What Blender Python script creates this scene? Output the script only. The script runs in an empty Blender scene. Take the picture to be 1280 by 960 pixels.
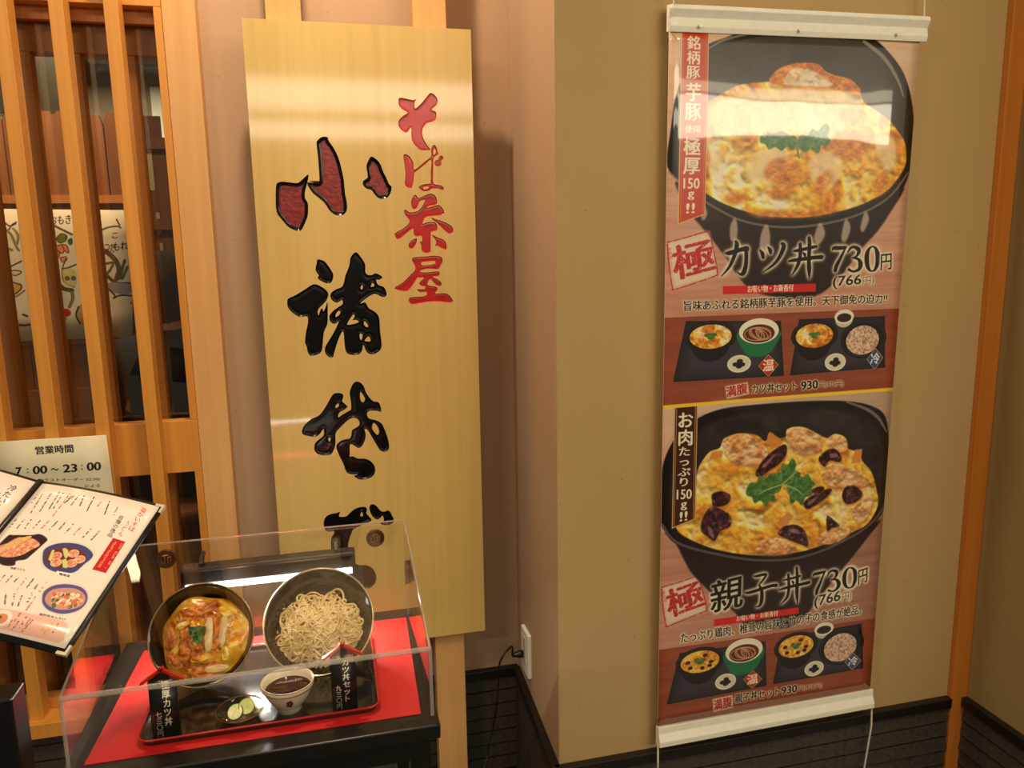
import bpy, bmesh, math, random
import numpy as np
from mathutils import Vector, Matrix
random.seed(7); RNG=np.random.default_rng(7)
SC=bpy.context.scene; COL=SC.collection
# ------------------------------------------------------------------ camera
CR=(0.971501,-0.236476,-0.016265);CU=(0.056200,0.163134,0.985002);CF=(0.230276,0.957845,-0.171774);FPX=957.65
cd=bpy.data.cameras.new('camera'); cam=bpy.data.objects.new('camera',cd); COL.objects.link(cam)
cam.matrix_world=Matrix(((CR[0],CU[0],-CF[0],0),(CR[1],CU[1],-CF[1],0),(CR[2],CU[2],-CF[2],1.5),(0,0,0,1)))
cd.sensor_width=36; cd.lens=FPX/1280*36; cd.clip_start=.02; SC.camera=cam
# ------------------------------------------------------------------ world, light, exposure
W=bpy.data.worlds.new('world'); SC.world=W; W.use_nodes=True
W.node_tree.nodes['Background'].inputs[0].default_value=(1,.80,.55,1); W.node_tree.nodes['Background'].inputs[1].default_value=.10
SC.view_settings.view_transform='Standard'; SC.view_settings.look='None'; SC.view_settings.exposure=0.72; SC.view_settings.gamma=1
def area(name,loc,size,power,col,aim=(0,0,-1),sy=None,spread=180):
    l=bpy.data.lights.new(name,'AREA'); l.energy=power; l.color=col; l.size=size; l.spread=math.radians(spread)
    if sy: l.shape='RECTANGLE'; l.size_y=sy
    o=bpy.data.objects.new(name,l); COL.objects.link(o); o.location=loc
    o.rotation_euler=Vector(aim).to_track_quat('-Z','Y').to_euler(); return o
# ceiling downlight just in front of the sign, corridor ceiling lights, lit shop fascia across the corridor
area('sign_downlight',(-.05,1.50,2.78),.07,10,(1,.75,.52))
area('corridor_light',(1.1,-.2,2.75),.6,13,(1,.80,.50),sy=.6)
area('corridor_light',(-1.0,.2,2.75),.5,13,(1,.76,.48),sy=.5)
area('opposite_fascia',(.5,-3.6,2.57),3.4,8,(1,.88,.66),(0,1,0),sy=.14); area('opposite_fascia',(4.35,-3.6,2.635),4.2,40,(1,.88,.66),(0,1,0),sy=.40)
area('opposite_fascia',(.5,-3.6,2.87),3.4,14,(1,.88,.64),(0,1,0),sy=.26); area('opposite_fascia',(4.35,-3.6,2.92),4.2,5,(1,.86,.60),(0,1,0),sy=.12)
area('dining_light',(-1.0,2.75,2.5),.5,12,(1,.74,.45),sy=.5)
area('dining_light',(-1.2,4.4,2.5),.8,14,(1,.86,.62),sy=.8)
# ------------------------------------------------------------------ materials
def nmat(name):
    m=bpy.data.materials.new(name); m.use_nodes=True; nt=m.node_tree
    return m,nt,nt.nodes['Principled BSDF']
def N(nt,t,**k):
    n=nt.nodes.new(t)
    for a,b in k.items():
        if isinstance(b,tuple) or a in n.inputs: n.inputs[a].default_value=b
        else: setattr(n,a,b)
    return n
def lin(c): return tuple(((v/255)/12.92 if v<=10 else ((v/255+.055)/1.055)**2.4) for v in c)+(1,)
def plain(name,c,rough=.5,metal=0,spec=.5,coat=0,var=.04,scale=60,bump=0):
    m,nt,b=nmat(name)
    tc=N(nt,'ShaderNodeTexCoord'); no=N(nt,'ShaderNodeTexNoise'); no.inputs['Scale'].default_value=scale; no.inputs['Detail'].default_value=4
    nt.links.new(tc.outputs['Object'],no.inputs['Vector'])
    r=N(nt,'ShaderNodeValToRGB'); L=lin(c)
    r.color_ramp.elements[0].position=.3; r.color_ramp.elements[1].position=.7
    r.color_ramp.elements[0].color=tuple(v*(1-var) for v in L[:3])+(1,); r.color_ramp.elements[1].color=tuple(min(1,v*(1+var)) for v in L[:3])+(1,)
    nt.links.new(no.outputs['Fac'],r.inputs['Fac']); nt.links.new(r.outputs[0],b.inputs['Base Color'])
    b.inputs['Roughness'].default_value=rough; b.inputs['Metallic'].default_value=metal; b.inputs['Specular IOR Level'].default_value=spec
    b.inputs['Coat Weight'].default_value=coat; b.inputs['Coat Roughness'].default_value=.08
    if bump:
        bp=N(nt,'ShaderNodeBump'); bp.inputs['Strength'].default_value=bump; bp.inputs['Distance'].default_value=.002
        nt.links.new(no.outputs['Fac'],bp.inputs['Height']); nt.links.new(bp.outputs[0],b.inputs['Normal'])
    return m
def wood(name,c1,c2,rough=.45,stretch=(55,55,1.6),spec=.4,coat=0,ring=0,bump=.05):
    m,nt,b=nmat(name)
    tc=N(nt,'ShaderNodeTexCoord'); mp=N(nt,'ShaderNodeMapping'); mp.inputs['Scale'].default_value=stretch
    nt.links.new(tc.outputs['Object'],mp.inputs[0])
    no=N(nt,'ShaderNodeTexNoise'); no.inputs['Scale'].default_value=1; no.inputs['Detail'].default_value=5; no.inputs['Distortion'].default_value=.3
    nt.links.new(mp.outputs[0],no.inputs['Vector'])
    fac=no.outputs['Fac']
    if ring:
        mp2=N(nt,'ShaderNodeMapping'); mp2.inputs['Scale'].default_value=(1,1,.09); mp2.inputs['Location'].default_value=(-.19,0,.0)
        nt.links.new(tc.outputs['Object'],mp2.inputs[0])
        wv=N(nt,'ShaderNodeTexWave'); wv.wave_type='RINGS'; wv.rings_direction='SPHERICAL'; wv.inputs['Scale'].default_value=ring; wv.inputs['Distortion'].default_value=1.2; wv.inputs['Detail'].default_value=2; wv.inputs['Detail Scale'].default_value=3
        nt.links.new(mp2.outputs[0],wv.inputs[0])
        mx=N(nt,'ShaderNodeMix'); mx.data_type='FLOAT'; mx.inputs[0].default_value=.28
        nt.links.new(no.outputs['Fac'],mx.inputs[2]); nt.links.new(wv.outputs['Fac'],mx.inputs[3]); fac=mx.outputs[0]
    r=N(nt,'ShaderNodeValToRGB'); r.color_ramp.elements[0].position=.25; r.color_ramp.elements[1].position=.75
    r.color_ramp.elements[0].color=lin(c1); r.color_ramp.elements[1].color=lin(c2)
    nt.links.new(fac,r.inputs['Fac']); nt.links.new(r.outputs[0],b.inputs['Base Color'])
    b.inputs['Roughness'].default_value=rough; b.inputs['Specular IOR Level'].default_value=spec; b.inputs['Coat Weight'].default_value=coat; b.inputs['Coat Roughness'].default_value=.07
    bp=N(nt,'ShaderNodeBump'); bp.inputs['Strength'].default_value=bump; bp.inputs['Distance'].default_value=.001
    nt.links.new(no.outputs['Fac'],bp.inputs['Height']); nt.links.new(bp.outputs[0],b.inputs['Normal'])
    return m
def glass(name,tint=(1,1,1,1),ior=1.45,rough=0.0,gain=1.0):
    m=bpy.data.materials.new(name); m.use_nodes=True; nt=m.node_tree; nt.nodes.remove(nt.nodes['Principled BSDF'])
    out=nt.nodes['Material Output']; tr=N(nt,'ShaderNodeBsdfTransparent'); tr.inputs[0].default_value=tint
    gl=N(nt,'ShaderNodeBsdfGlossy'); gl.inputs['Roughness'].default_value=rough
    lw=N(nt,'ShaderNodeLayerWeight'); lw.inputs[0].default_value=.5; f0=((ior-1)/(ior+1))**2
    pw=N(nt,'ShaderNodeMath',operation='POWER'); pw.inputs[1].default_value=5; nt.links.new(lw.outputs['Facing'],pw.inputs[0])
    fr=N(nt,'ShaderNodeMath',operation='MULTIPLY_ADD'); fr.inputs[1].default_value=1-f0; fr.inputs[2].default_value=f0; nt.links.new(pw.outputs[0],fr.inputs[0])
    mu=N(nt,'ShaderNodeMath',operation='MULTIPLY'); mu.inputs[1].default_value=gain; mu.use_clamp=True
    mx=N(nt,'ShaderNodeMixShader'); nt.links.new(fr.outputs[0],mu.inputs[0]); nt.links.new(mu.outputs[0],mx.inputs[0]); nt.links.new(tr.outputs[0],mx.inputs[1]); nt.links.new(gl.outputs[0],mx.inputs[2])
    nt.links.new(mx.outputs[0],out.inputs[0]); return m
def emit(name,c,s):
    m,nt,b=nmat(name); b.inputs['Base Color'].default_value=c; b.inputs['Emission Color'].default_value=c; b.inputs['Emission Strength'].default_value=s; return m
def plaster(name,c):
    m,nt,b=nmat(name)
    tc=N(nt,'ShaderNodeTexCoord'); n1=N(nt,'ShaderNodeTexNoise'); n1.inputs['Scale'].default_value=320; n1.inputs['Detail'].default_value=5
    n2=N(nt,'ShaderNodeTexNoise'); n2.inputs['Scale'].default_value=5; n2.inputs['Detail'].default_value=3
    vo=N(nt,'ShaderNodeTexVoronoi'); vo.inputs['Scale'].default_value=24
    for n in (n1,n2,vo): nt.links.new(tc.outputs['Object'],n.inputs['Vector'])
    r=N(nt,'ShaderNodeValToRGB'); L=lin(c); r.color_ramp.elements[0].color=tuple(v*.84 for v in L[:3])+(1,); r.color_ramp.elements[1].color=tuple(v*1.13 for v in L[:3])+(1,)
    mx=N(nt,'ShaderNodeMix'); mx.data_type='FLOAT'; mx.inputs[0].default_value=.4
    nt.links.new(n1.outputs['Fac'],mx.inputs[2]); nt.links.new(n2.outputs['Fac'],mx.inputs[3])
    nt.links.new(mx.outputs[0],r.inputs[0])
    pit=N(nt,'ShaderNodeValToRGB'); pit.color_ramp.elements[0].position=.02; pit.color_ramp.elements[1].position=.06; pit.color_ramp.elements[0].color=(.6,.6,.6,1)
    nt.links.new(vo.outputs['Distance'],pit.inputs[0])
    mm=N(nt,'ShaderNodeMix'); mm.data_type='RGBA'; mm.blend_type='MULTIPLY'; mm.inputs[0].default_value=1
    nt.links.new(r.outputs[0],mm.inputs[6]); nt.links.new(pit.outputs[0],mm.inputs[7]); nt.links.new(mm.outputs[2],b.inputs['Base Color'])
    b.inputs['Roughness'].default_value=.9; b.inputs['Specular IOR Level'].default_value=.15
    bp=N(nt,'ShaderNodeBump'); bp.inputs['Strength'].default_value=.35; bp.inputs['Distance'].default_value=.0012
    nt.links.new(n1.outputs['Fac'],bp.inputs['Height']); nt.links.new(bp.outputs[0],b.inputs['Normal']); return m
def imgmat(name,img,rough=.35,spec=.5,coat=0,bump=0):
    m,nt,b=nmat(name); t=N(nt,'ShaderNodeTexImage'); t.image=img; t.extension='EXTEND'
    nt.links.new(t.outputs[0],b.inputs['Base Color']); b.inputs['Roughness'].default_value=rough; b.inputs['Specular IOR Level'].default_value=spec
    b.inputs['Coat Weight'].default_value=coat; b.inputs['Coat Roughness'].default_value=.03
    if bump:
        tc=N(nt,'ShaderNodeTexCoord'); no=N(nt,'ShaderNodeTexNoise'); no.inputs['Scale'].default_value=9; no.inputs['Detail'].default_value=1
        nt.links.new(tc.outputs['Object'],no.inputs['Vector']); bp=N(nt,'ShaderNodeBump'); bp.inputs['Strength'].default_value=bump; bp.inputs['Distance'].default_value=.01
        nt.links.new(no.outputs['Fac'],bp.inputs['Height']); nt.links.new(bp.outputs[0],b.inputs['Normal']); nt.links.new(bp.outputs[0],b.inputs['Coat Normal'])
    return m
M={}
M['plaster']=plaster('beige_plaster',(190,160,112))
M['plaster_warm_lit']=plaster('warm_lit_plaster',(190,160,130))  # the same beige plaster, pink of the warm light painted in
M['slat']=wood('amber_wood',(200,132,52),(222,156,70),.42)
M['pine']=wood('pale_post_wood',(208,156,96),(224,174,112),.45)
M['jamb']=wood('brown_sash_wood',(172,102,44),(196,122,56),.5)
M['board']=wood('sign_board_wood',(208,174,98),(222,190,114),.42,(60,60,1.1),.5,1.0,ring=10,bump=.02)
M['trim']=wood('corner_post_wood',(182,106,36),(198,122,46),.5)
M['panel']=wood('dark_partition_wood',(112,62,26),(140,82,36),.55)
M['tile']=plain('charcoal_tile',(58,51,45),.6,var=.3,scale=90,bump=.6)
M['cap']=plain('black_cap',(24,21,20),.35)
M['joint']=plain('dark_joint',(36,32,29),.9)
M['lacquer']=plain('black_lacquer',(6,5,5),.2,spec=.4)
M['redpaint']=plain('red_lacquer',(186,20,14),.28,coat=.2,var=.12)
M['red_reflection']=plain('painted_red_reflection',(128,14,11),.3,coat=.12,var=.45,scale=110,bump=.4)  # red reflection in the black lacquer, painted as base colour
M['black']=plain('black_satin',(16,15,15),.35)
M['table']=plain('black_table',(19,17,16),.28)
M['white_plastic']=plain('white_plastic',(244,242,228),.35)
M['cord_white']=plain('white_cord',(215,210,190),.6)
M['redsheet']=plain('red_sheet',(196,14,10),.6,var=.03)
M['acrylic']=glass('clear_acrylic',(.985,.985,.985,1),1.42)
M['acrylic_edge']=glass('acrylic_edge',(.95,.94,.92,1),1.7,.16,3.5)
_nt=M['acrylic_edge'].node_tree; _o=_nt.nodes['Material Output']; _s=_o.inputs[0].links[0].from_socket; _d=N(_nt,'ShaderNodeBsdfTranslucent'); _d.inputs[0].default_value=(.95,.92,.86,1); _e=N(_nt,'ShaderNodeBsdfDiffuse'); _e.inputs[0].default_value=(.95,.92,.86,1)
_a=N(_nt,'ShaderNodeMixShader'); _nt.links.new(_d.outputs[0],_a.inputs[1]); _nt.links.new(_e.outputs[0],_a.inputs[2]); _b=N(_nt,'ShaderNodeMixShader'); _b.inputs[0].default_value=.2; _nt.links.new(_s,_b.inputs[1]); _nt.links.new(_a.outputs[0],_b.inputs[2]); _nt.links.new(_b.outputs[0],_o.inputs[0])
M['window']=glass('window_glass',(.90,.92,.90,1),1.55,gain=1.3)
M['metal']=plain('steel',(190,186,176),.22,metal=1)
M['gold']=plain('gilt_rim',(170,140,70),.3,metal=.6)
# ------------------------------------------------------------------ geometry helpers
class MB:
    def __init__(s): s.v=[]; s.f=[]; s.mi=[]; s.uv={}
    def add(s,vs,fs,mi=0):
        o=len(s.v); s.v+= [tuple(v) for v in vs]
        for f in fs: s.f.append(tuple(i+o for i in f)); s.mi.append(mi)
        return s
    def box(s,a,b,mi=0):
        x0,y0,z0=a; x1,y1,z1=b
        return s.add([(x0,y0,z0),(x1,y0,z0),(x1,y1,z0),(x0,y1,z0),(x0,y0,z1),(x1,y0,z1),(x1,y1,z1),(x0,y1,z1)],
            [(0,3,2,1),(4,5,6,7),(0,1,5,4),(1,2,6,5),(2,3,7,6),(3,0,4,7)],mi)
    def prism(s,poly,d,mi=0):   # poly: 3d points in order, d: offset vector
        n=len(poly); d=Vector(d); vs=[Vector(p) for p in poly]+[Vector(p)+d for p in poly]
        return s.add(vs,[tuple(range(n))[::-1],tuple(range(n,2*n))]+[(i,(i+1)%n,n+(i+1)%n,n+i) for i in range(n)],mi)
    def tube(s,pts,r,n=8,mi=0,caps=True):
        pts=[Vector(p) for p in pts]; rr=r if isinstance(r,(list,tuple)) else [r]*len(pts)
        up=Vector((0,0,1)); vs=[]; prev=None
        for i,p in enumerate(pts):
            t=(pts[min(i+1,len(pts)-1)]-pts[max(i-1,0)]).normalized()
            a=(prev-t*prev.dot(t)) if prev else t.cross(up if abs(t.z)<.9 else Vector((1,0,0)))
            if a.length<1e-6: a=t.orthogonal()
            a.normalize(); prev=a; b=t.cross(a)
            vs+=[p+(a*math.cos(k*2*math.pi/n)+b*math.sin(k*2*math.pi/n))*rr[i] for k in range(n)]
        fs=[(i*n+k,i*n+(k+1)%n,(i+1)*n+(k+1)%n,(i+1)*n+k) for i in range(len(pts)-1) for k in range(n)]
        if caps: fs+=[tuple(range(n))[::-1],tuple(range((len(pts)-1)*n,len(pts)*n))]
        return s.add(vs,fs,mi)
    def lathe(s,prof,n=48,T=None,mi=0):
        vs=[]; 
        for (r,z) in prof: vs+=[Vector((r*math.cos(k*2*math.pi/n),r*math.sin(k*2*math.pi/n),z)) for k in range(n)]
        if T: vs=[T@v for v in vs]
        m=len(prof)
        return s.add(vs,[(i*n+k,i*n+(k+1)%n,(i+1)*n+(k+1)%n,(i+1)*n+k) for i in range(m-1) for k in range(n)],mi)
    def build(s,name,mats,parent=None,smooth=False,bevel=0,seg=2):
        me=bpy.data.meshes.new(name); me.from_pydata(s.v,[],s.f)
        for m in (mats if isinstance(mats,(list,tuple)) else [mats]): me.materials.append(M[m] if isinstance(m,str) else m)
        me.polygons.foreach_set('material_index',s.mi)
        bm=bmesh.new(); bm.from_mesh(me); bmesh.ops.recalc_face_normals(bm,faces=bm.faces)
        if bevel: bmesh.ops.bevel(bm,geom=bm.edges[:],offset=bevel,segments=seg,affect='EDGES',profile=.5,clamp_overlap=True)
        bm.to_mesh(me); bm.free()
        if smooth: me.polygons.foreach_set('use_smooth',[True]*len(me.polygons))
        o=bpy.data.objects.new(name,me); COL.objects.link(o)
        if parent: o.parent=parent; o.matrix_parent_inverse=parent.matrix_basis.inverted()
        return o
def box(name,a,b,m,parent=None,bevel=0): return MB().box(a,b).build(name,m,parent,bevel=bevel)
def root(name,loc,label,cat,group=None):
    o=bpy.data.objects.new(name,None); COL.objects.link(o); o.location=loc; o['label']=label; o['category']=cat; o.empty_display_size=.05
    if group: o['group']=group
    return o
def tag(o,label,cat,group=None):
    o['label']=label; o['category']=cat
    if group: o['group']=group
    return o
def struct(o): o['kind']='structure'; return o
def uvquad(name,quad,uvs,m,parent=None,nx=1,ny=1,bend=None,back=.0015):
    """sheet with real thickness; quad TL TR BR BL; uv per corner; bend(u,v)->offset along normal"""
    q=[Vector(p) for p in quad]; nrm=(q[1]-q[0]).cross(q[3]-q[0]).normalized()   # points away from the viewer side
    vs=[];uv=[]
    for j in range(ny+1):
        for i in range(nx+1):
            a=i/nx;b=j/ny; p=(q[0]*(1-a)+q[1]*a)*(1-b)+(q[3]*(1-a)+q[2]*a)*b
            if bend: p=p-nrm*bend(a,b)
            vs.append(p); t=[uvs[k] for k in range(4)]
            uv.append(((t[0][0]*(1-a)+t[1][0]*a)*(1-b)+(t[3][0]*(1-a)+t[2][0]*a)*b,(t[0][1]*(1-a)+t[1][1]*a)*(1-b)+(t[3][1]*(1-a)+t[2][1]*a)*b))
    n=len(vs); w=nx+1
    fs=[(j*w+i,(j+1)*w+i,(j+1)*w+i+1,j*w+i+1) for j in range(ny) for i in range(nx)]
    vs2=vs+[p+nrm*back for p in vs]
    fb=[tuple(k+n for k in f[::-1]) for f in fs]
    rim=[j*w for j in range(ny+1)]+[ny*w+i for i in range(1,nx+1)]+[j*w+nx for j in range(ny-1,-1,-1)]+[i for i in range(nx-1,0,-1)]
    sd=[(rim[k],rim[k]+n,rim[(k+1)%len(rim)]+n,rim[(k+1)%len(rim)]) for k in range(len(rim))]
    me=bpy.data.meshes.new(name); me.from_pydata([tuple(v) for v in vs2],[],fs+fb+sd)
    ul=me.uv_layers.new(name='UVMap'); uv2=uv+uv
    for p in me.polygons:
        for li in p.loop_indices: ul.data[li].uv=uv2[me.loops[li].vertex_index]
        p.use_smooth=True
    for mm in (m if isinstance(m,(list,tuple)) else [m]): me.materials.append(M[mm] if isinstance(mm,str) else mm)
    if isinstance(m,(list,tuple)):
        for p in me.polygons[len(fs):]: p.material_index=1
    o=bpy.data.objects.new(name,me); COL.objects.link(o)
    if parent: o.parent=parent; o.matrix_parent_inverse=parent.matrix_basis.inverted()
    return o
# ------------------------------------------------------------------ painting of flat print (numpy)
def crom(P,k=4,closed=True):
    P=[np.array(p,float) for p in P]; n=len(P); out=[]
    for i in range(n if closed else n-1):
        p0=P[i-1] if (closed or i>0) else P[0]; p1=P[i]; p2=P[(i+1)%n]; p3=P[(i+2)%n] if (closed or i+2<n) else P[-1]
        for j in range(k):
            t=j/k; out.append(.5*((2*p1)+(p2-p0)*t+(2*p0-5*p1+4*p2-p3)*t*t+(3*p1-p0-3*p2+p3)*t**3))
    if not closed: out.append(P[-1])
    return np.array(out)
_G={}
def glyph(ch,off=0.0):
    key=(ch,off)
    if key in _G: return _G[key]
    c=bpy.data.curves.new('t','FONT'); c.body=ch; c.resolution_u=3; 
    o=bpy.data.objects.new('t',c); COL.objects.link(o); bpy.context.view_layer.update()
    me=bpy.data.meshes.new_from_object(o.evaluated_get(bpy.context.evaluated_depsgraph_get()))
    me.calc_loop_triangles(); v=np.array([x.co[:2] for x in me.vertices]).reshape(-1,2); t=np.array([x.vertices[:] for x in me.loop_triangles],int).reshape(-1,3)
    bpy.data.objects.remove(o); bpy.data.curves.remove(c); bpy.data.meshes.remove(me)
    tri=v[t] if len(t) else np.zeros((0,3,2))
    if len(tri):
        A=(tri[:,1,0]-tri[:,0,0])*(tri[:,2,1]-tri[:,0,1])-(tri[:,2,0]-tri[:,0,0])*(tri[:,1,1]-tri[:,0,1])
        tri[A<0]=tri[A<0][:,::-1]
        if off: tri=np.concatenate([tri+np.array(d)*off*.8 for d in ((0,0),(1,0),(-1,0),(0,.6),(0,-.6))])
    _G[key]=tri; return tri
def boxblur(a,r):
    r=int(round(r))
    if r<1: return a
    for ax in (0,1):
        for _ in range(2):
            p=np.pad(a,[(r+1,r) if i==ax else (0,0) for i in range(2)],mode='edge'); c=np.cumsum(p,axis=ax)
            a=(np.take(c,range(2*r+1,c.shape[ax]),axis=ax)-np.take(c,range(0,c.shape[ax]-2*r-1),axis=ax))/(2*r+1)
    return a
def vnoise(h,w,cell,rng=RNG):
    cy,cx=(cell if isinstance(cell,tuple) else (cell,cell))
    gh,gw=int(h/cy)+3,int(w/cx)+3; g=rng.random((gh,gw)); y=np.arange(h)/cy; x=np.arange(w)/cx
    iy=y.astype(int); ix=x.astype(int); fy=(y-iy); fx=(x-ix); fy=(fy*fy*(3-2*fy))[:,None]; fx=(fx*fx*(3-2*fx))[None]
    return (g[iy][:,ix]*(1-fy)*(1-fx)+g[iy][:,ix+1]*(1-fy)*fx+g[iy+1][:,ix]*fy*(1-fx)+g[iy+1][:,ix+1]*fy*fx)
def fbm(h,w,cell,o=4):
    a=np.zeros((h,w)); s=1;t=0
    for _ in range(o):
        c=(max(1.5,cell[0]),max(1.5,cell[1])) if isinstance(cell,tuple) else max(1.5,cell)
        a+=s*vnoise(h,w,c); t+=s; s*=.55; cell=(cell[0]/2,cell[1]/2) if isinstance(cell,tuple) else cell/2
    return a/t
def ramp(v,stops):
    xs=[s[0] for s in stops]; return np.stack([np.interp(v,xs,[s[1][k]/255 for s in stops]) for k in range(3)],-1)
class Canvas:
    def __init__(s,wmm,hmm,ppmm,bg=(255,255,255)):
        s.k=ppmm; s.W=int(wmm*ppmm); s.H=int(hmm*ppmm); s.a=np.empty((s.H,s.W,3)); s.a[:]=np.array(bg)/255
    def cover(s,polys,pad=0):
        """signed-area coverage; polys: list of (n,2) arrays in mm"""
        P=[np.asarray(p,float)[:,:2]*s.k for p in polys]; al=np.concatenate(P)
        x0=int(max(0,math.floor(al[:,0].min())-1-pad)); y0=int(max(0,math.floor(al[:,1].min())-1-pad)); x1=int(min(s.W,math.ceil(al[:,0].max())+2+pad)); y1=int(min(s.H,math.ceil(al[:,1].max())+2+pad))
        if x1<=x0 or y1<=y0: return None
        E=np.concatenate([np.concatenate([p,np.roll(p,-1,0)],1) for p in P]); SS=4
        w,h=x1-x0,y1-y0; acc=np.zeros((h*SS,w+2))
        ya,yb=(E[:,1]-y0)*SS,(E[:,3]-y0)*SS; sg=np.where(yb>ya,1.,-1.)
        lo=np.minimum(ya,yb); hi=np.maximum(ya,yb); r0=np.maximum(np.ceil(lo-.5),0).astype(int); r1=np.minimum(np.ceil(hi-.5),h*SS).astype(int); cnt=np.maximum(r1-r0,0)
        idx=np.repeat(np.arange(len(E)),cnt)
        if len(idx)==0: return None
        rows=r0[idx]+(np.arange(len(idx))-np.repeat(np.cumsum(cnt)-cnt,cnt))
        t=((rows+.5)-ya[idx])/(yb-ya)[idx]; x=np.clip(E[idx,0]+(E[idx,2]-E[idx,0])*t-x0,0,w); ix=np.floor(x).astype(int); fr=x-ix
        np.add.at(acc,(rows,ix),sg[idx]*(1-fr)); np.add.at(acc,(rows,ix+1),sg[idx]*fr)
        c=np.clip(np.abs(np.cumsum(acc,1)),0,1)[:,:w].reshape(h,SS,w).mean(1); return c,x0,y0
    def put(s,cv,col,alpha=1,blur=0,grow=0):
        if cv is None: return
        c,x0,y0=cv
        if grow: c=np.clip(boxblur(c,grow*s.k)*4,0,1)
        if blur: c=boxblur(c,blur*s.k)
        h,w=c.shape; c=(c*alpha)[...,None]; col=np.array(col,float)/255 if not (isinstance(col,np.ndarray) and col.ndim==3) else col
        s.a[y0:y0+h,x0:x0+w]=s.a[y0:y0+h,x0:x0+w]*(1-c)+col*c
    def fill(s,P,col,alpha=1,blur=0,smooth=False,pad=None):
        P=[crom(P)] if smooth else [np.array(P,float)[:,:2]]; s.put(s.cover(P,int((pad if pad is not None else blur*3)*s.k)),col,alpha,blur)
    def tex(s,P,fn,smooth=True,blur=0,alpha=1):
        cv=s.cover([crom(P) if smooth else np.array(P,float)[:,:2]],int(blur*3*s.k))
        if cv is None: return
        c,x0,y0=cv; s.put(cv,fn(*c.shape,x0,y0),alpha,blur)
    def ell(s,c,rx,ry,col,ang=0,alpha=1,blur=0,ring=0,fn=None):
        t=np.linspace(0,2*math.pi,40,endpoint=False); ca,sa=math.cos(ang),math.sin(ang)
        E=lambda a,b: np.stack([c[0]+a*np.cos(t)*ca-b*np.sin(t)*sa,c[1]+a*np.cos(t)*sa+b*np.sin(t)*ca],1)
        P=[E(rx,ry)]
        if ring: P.append(E(rx-ring,ry-ring)[::-1])
        cv=s.cover(P,int(blur*3*s.k))
        if cv is None: return
        s.put(cv,fn(*cv[0].shape,cv[1],cv[2]) if fn else col,alpha,blur)
    def strokes(s,L,col,halo=None,hw=1.6,alpha=1,rough=0):
        polys=[]
        for st in L:
            q=crom(st,5,False); d=np.gradient(q[:,:2],axis=0); d/=np.hypot(d[:,0],d[:,1])[:,None]+1e-9; nn=np.stack([-d[:,1],d[:,0]],1)*q[:,2:3]/2
            for i in range(len(q)-1):
                qa=np.array([q[i,:2]+nn[i],q[i+1,:2]+nn[i+1],q[i+1,:2]-nn[i+1],q[i,:2]-nn[i]]); A=np.sum(qa[:,0]*np.roll(qa[:,1],-1)-np.roll(qa[:,0],-1)*qa[:,1]); polys.append(qa if A>0 else qa[::-1])
            for e in (0,-1):
                r=q[e,2]/2
                if r>.3: t=np.linspace(0,2*math.pi,10,endpoint=False); polys.append(np.stack([q[e,0]+r*np.cos(t),q[e,1]+r*np.sin(t)],1))
        cv=s.cover(polys,int(hw*5*s.k))
        if cv is None: return
        if halo is not None: s.put(cv,halo,.95,hw*.5,hw)
        if rough: c,x0,y0=cv; cv=(c*(fbm(*c.shape,2.5*s.k,3)>rough),x0,y0)
        s.put(cv,col,alpha)
    def _tri(s,tr,O,X,Y,col,halo,hw,alpha,rough=0):
        q=tr.reshape(-1,2); p=np.array(O)+q[:,:1]*np.array(X)+q[:,1:]*np.array(Y); p=p.reshape(-1,3,2)
        cv=s.cover(list(p),int(hw*5*s.k) if halo is not None else 0)
        if cv is None: return
        if halo is not None: s.put(cv,halo,.9,hw*.5,hw)
        if rough: c,x0,y0=cv; cv=(c*(fbm(*c.shape,2.5*s.k,3)>rough),x0,y0)
        s.put(cv,col,alpha)
    def text(s,t,B,col,halo=None,hw=1.2,bold=0.0,alpha=1,rough=0):
        """B = bottom-left, bottom-right, top-left corners of the ink box"""
        tr=glyph(t,bold)
        if not len(tr): return
        mn=tr.reshape(-1,2).min(0); mx=tr.reshape(-1,2).max(0); sz=np.maximum(mx-mn,1e-3); B=[np.array(b[:2],float) for b in B]
        s._tri((tr-mn)/sz,B[0],B[1]-B[0],B[2]-B[0],col,halo,hw,alpha,rough)
    def column(s,t,B,col,bold=0.0,alpha=1,halo=None,hw=1,squash=1.0):
        """B = top-left, top-right, bottom-left of a vertical line; em cells"""
        B=[np.array(b[:2],float) for b in B]; X=B[1]-B[0]; Y=(B[2]-B[0])/len(t)
        for i,ch in enumerate(t):
            tr=glyph(ch,bold)
            if not len(tr): continue
            o=B[0]+Y*(i+1); q=tr.copy()
            mn=q.reshape(-1,2).min(0); mx=q.reshape(-1,2).max(0); cx=(mn[0]+mx[0])/2
            q[...,0]=q[...,0]-cx+.5
            q[...,1]+=.12
            s._tri(q,o,X,-Y*squash,col,halo,hw,alpha)
    def image(s,name):
        im=bpy.data.images.new(name,s.W,s.H); b=np.ones((s.H,s.W,4),np.float32); b[...,:3]=np.clip(s.a[::-1],0,1); im.pixels.foreach_set(b.ravel()); im.update(); im.pack(); return im
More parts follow.
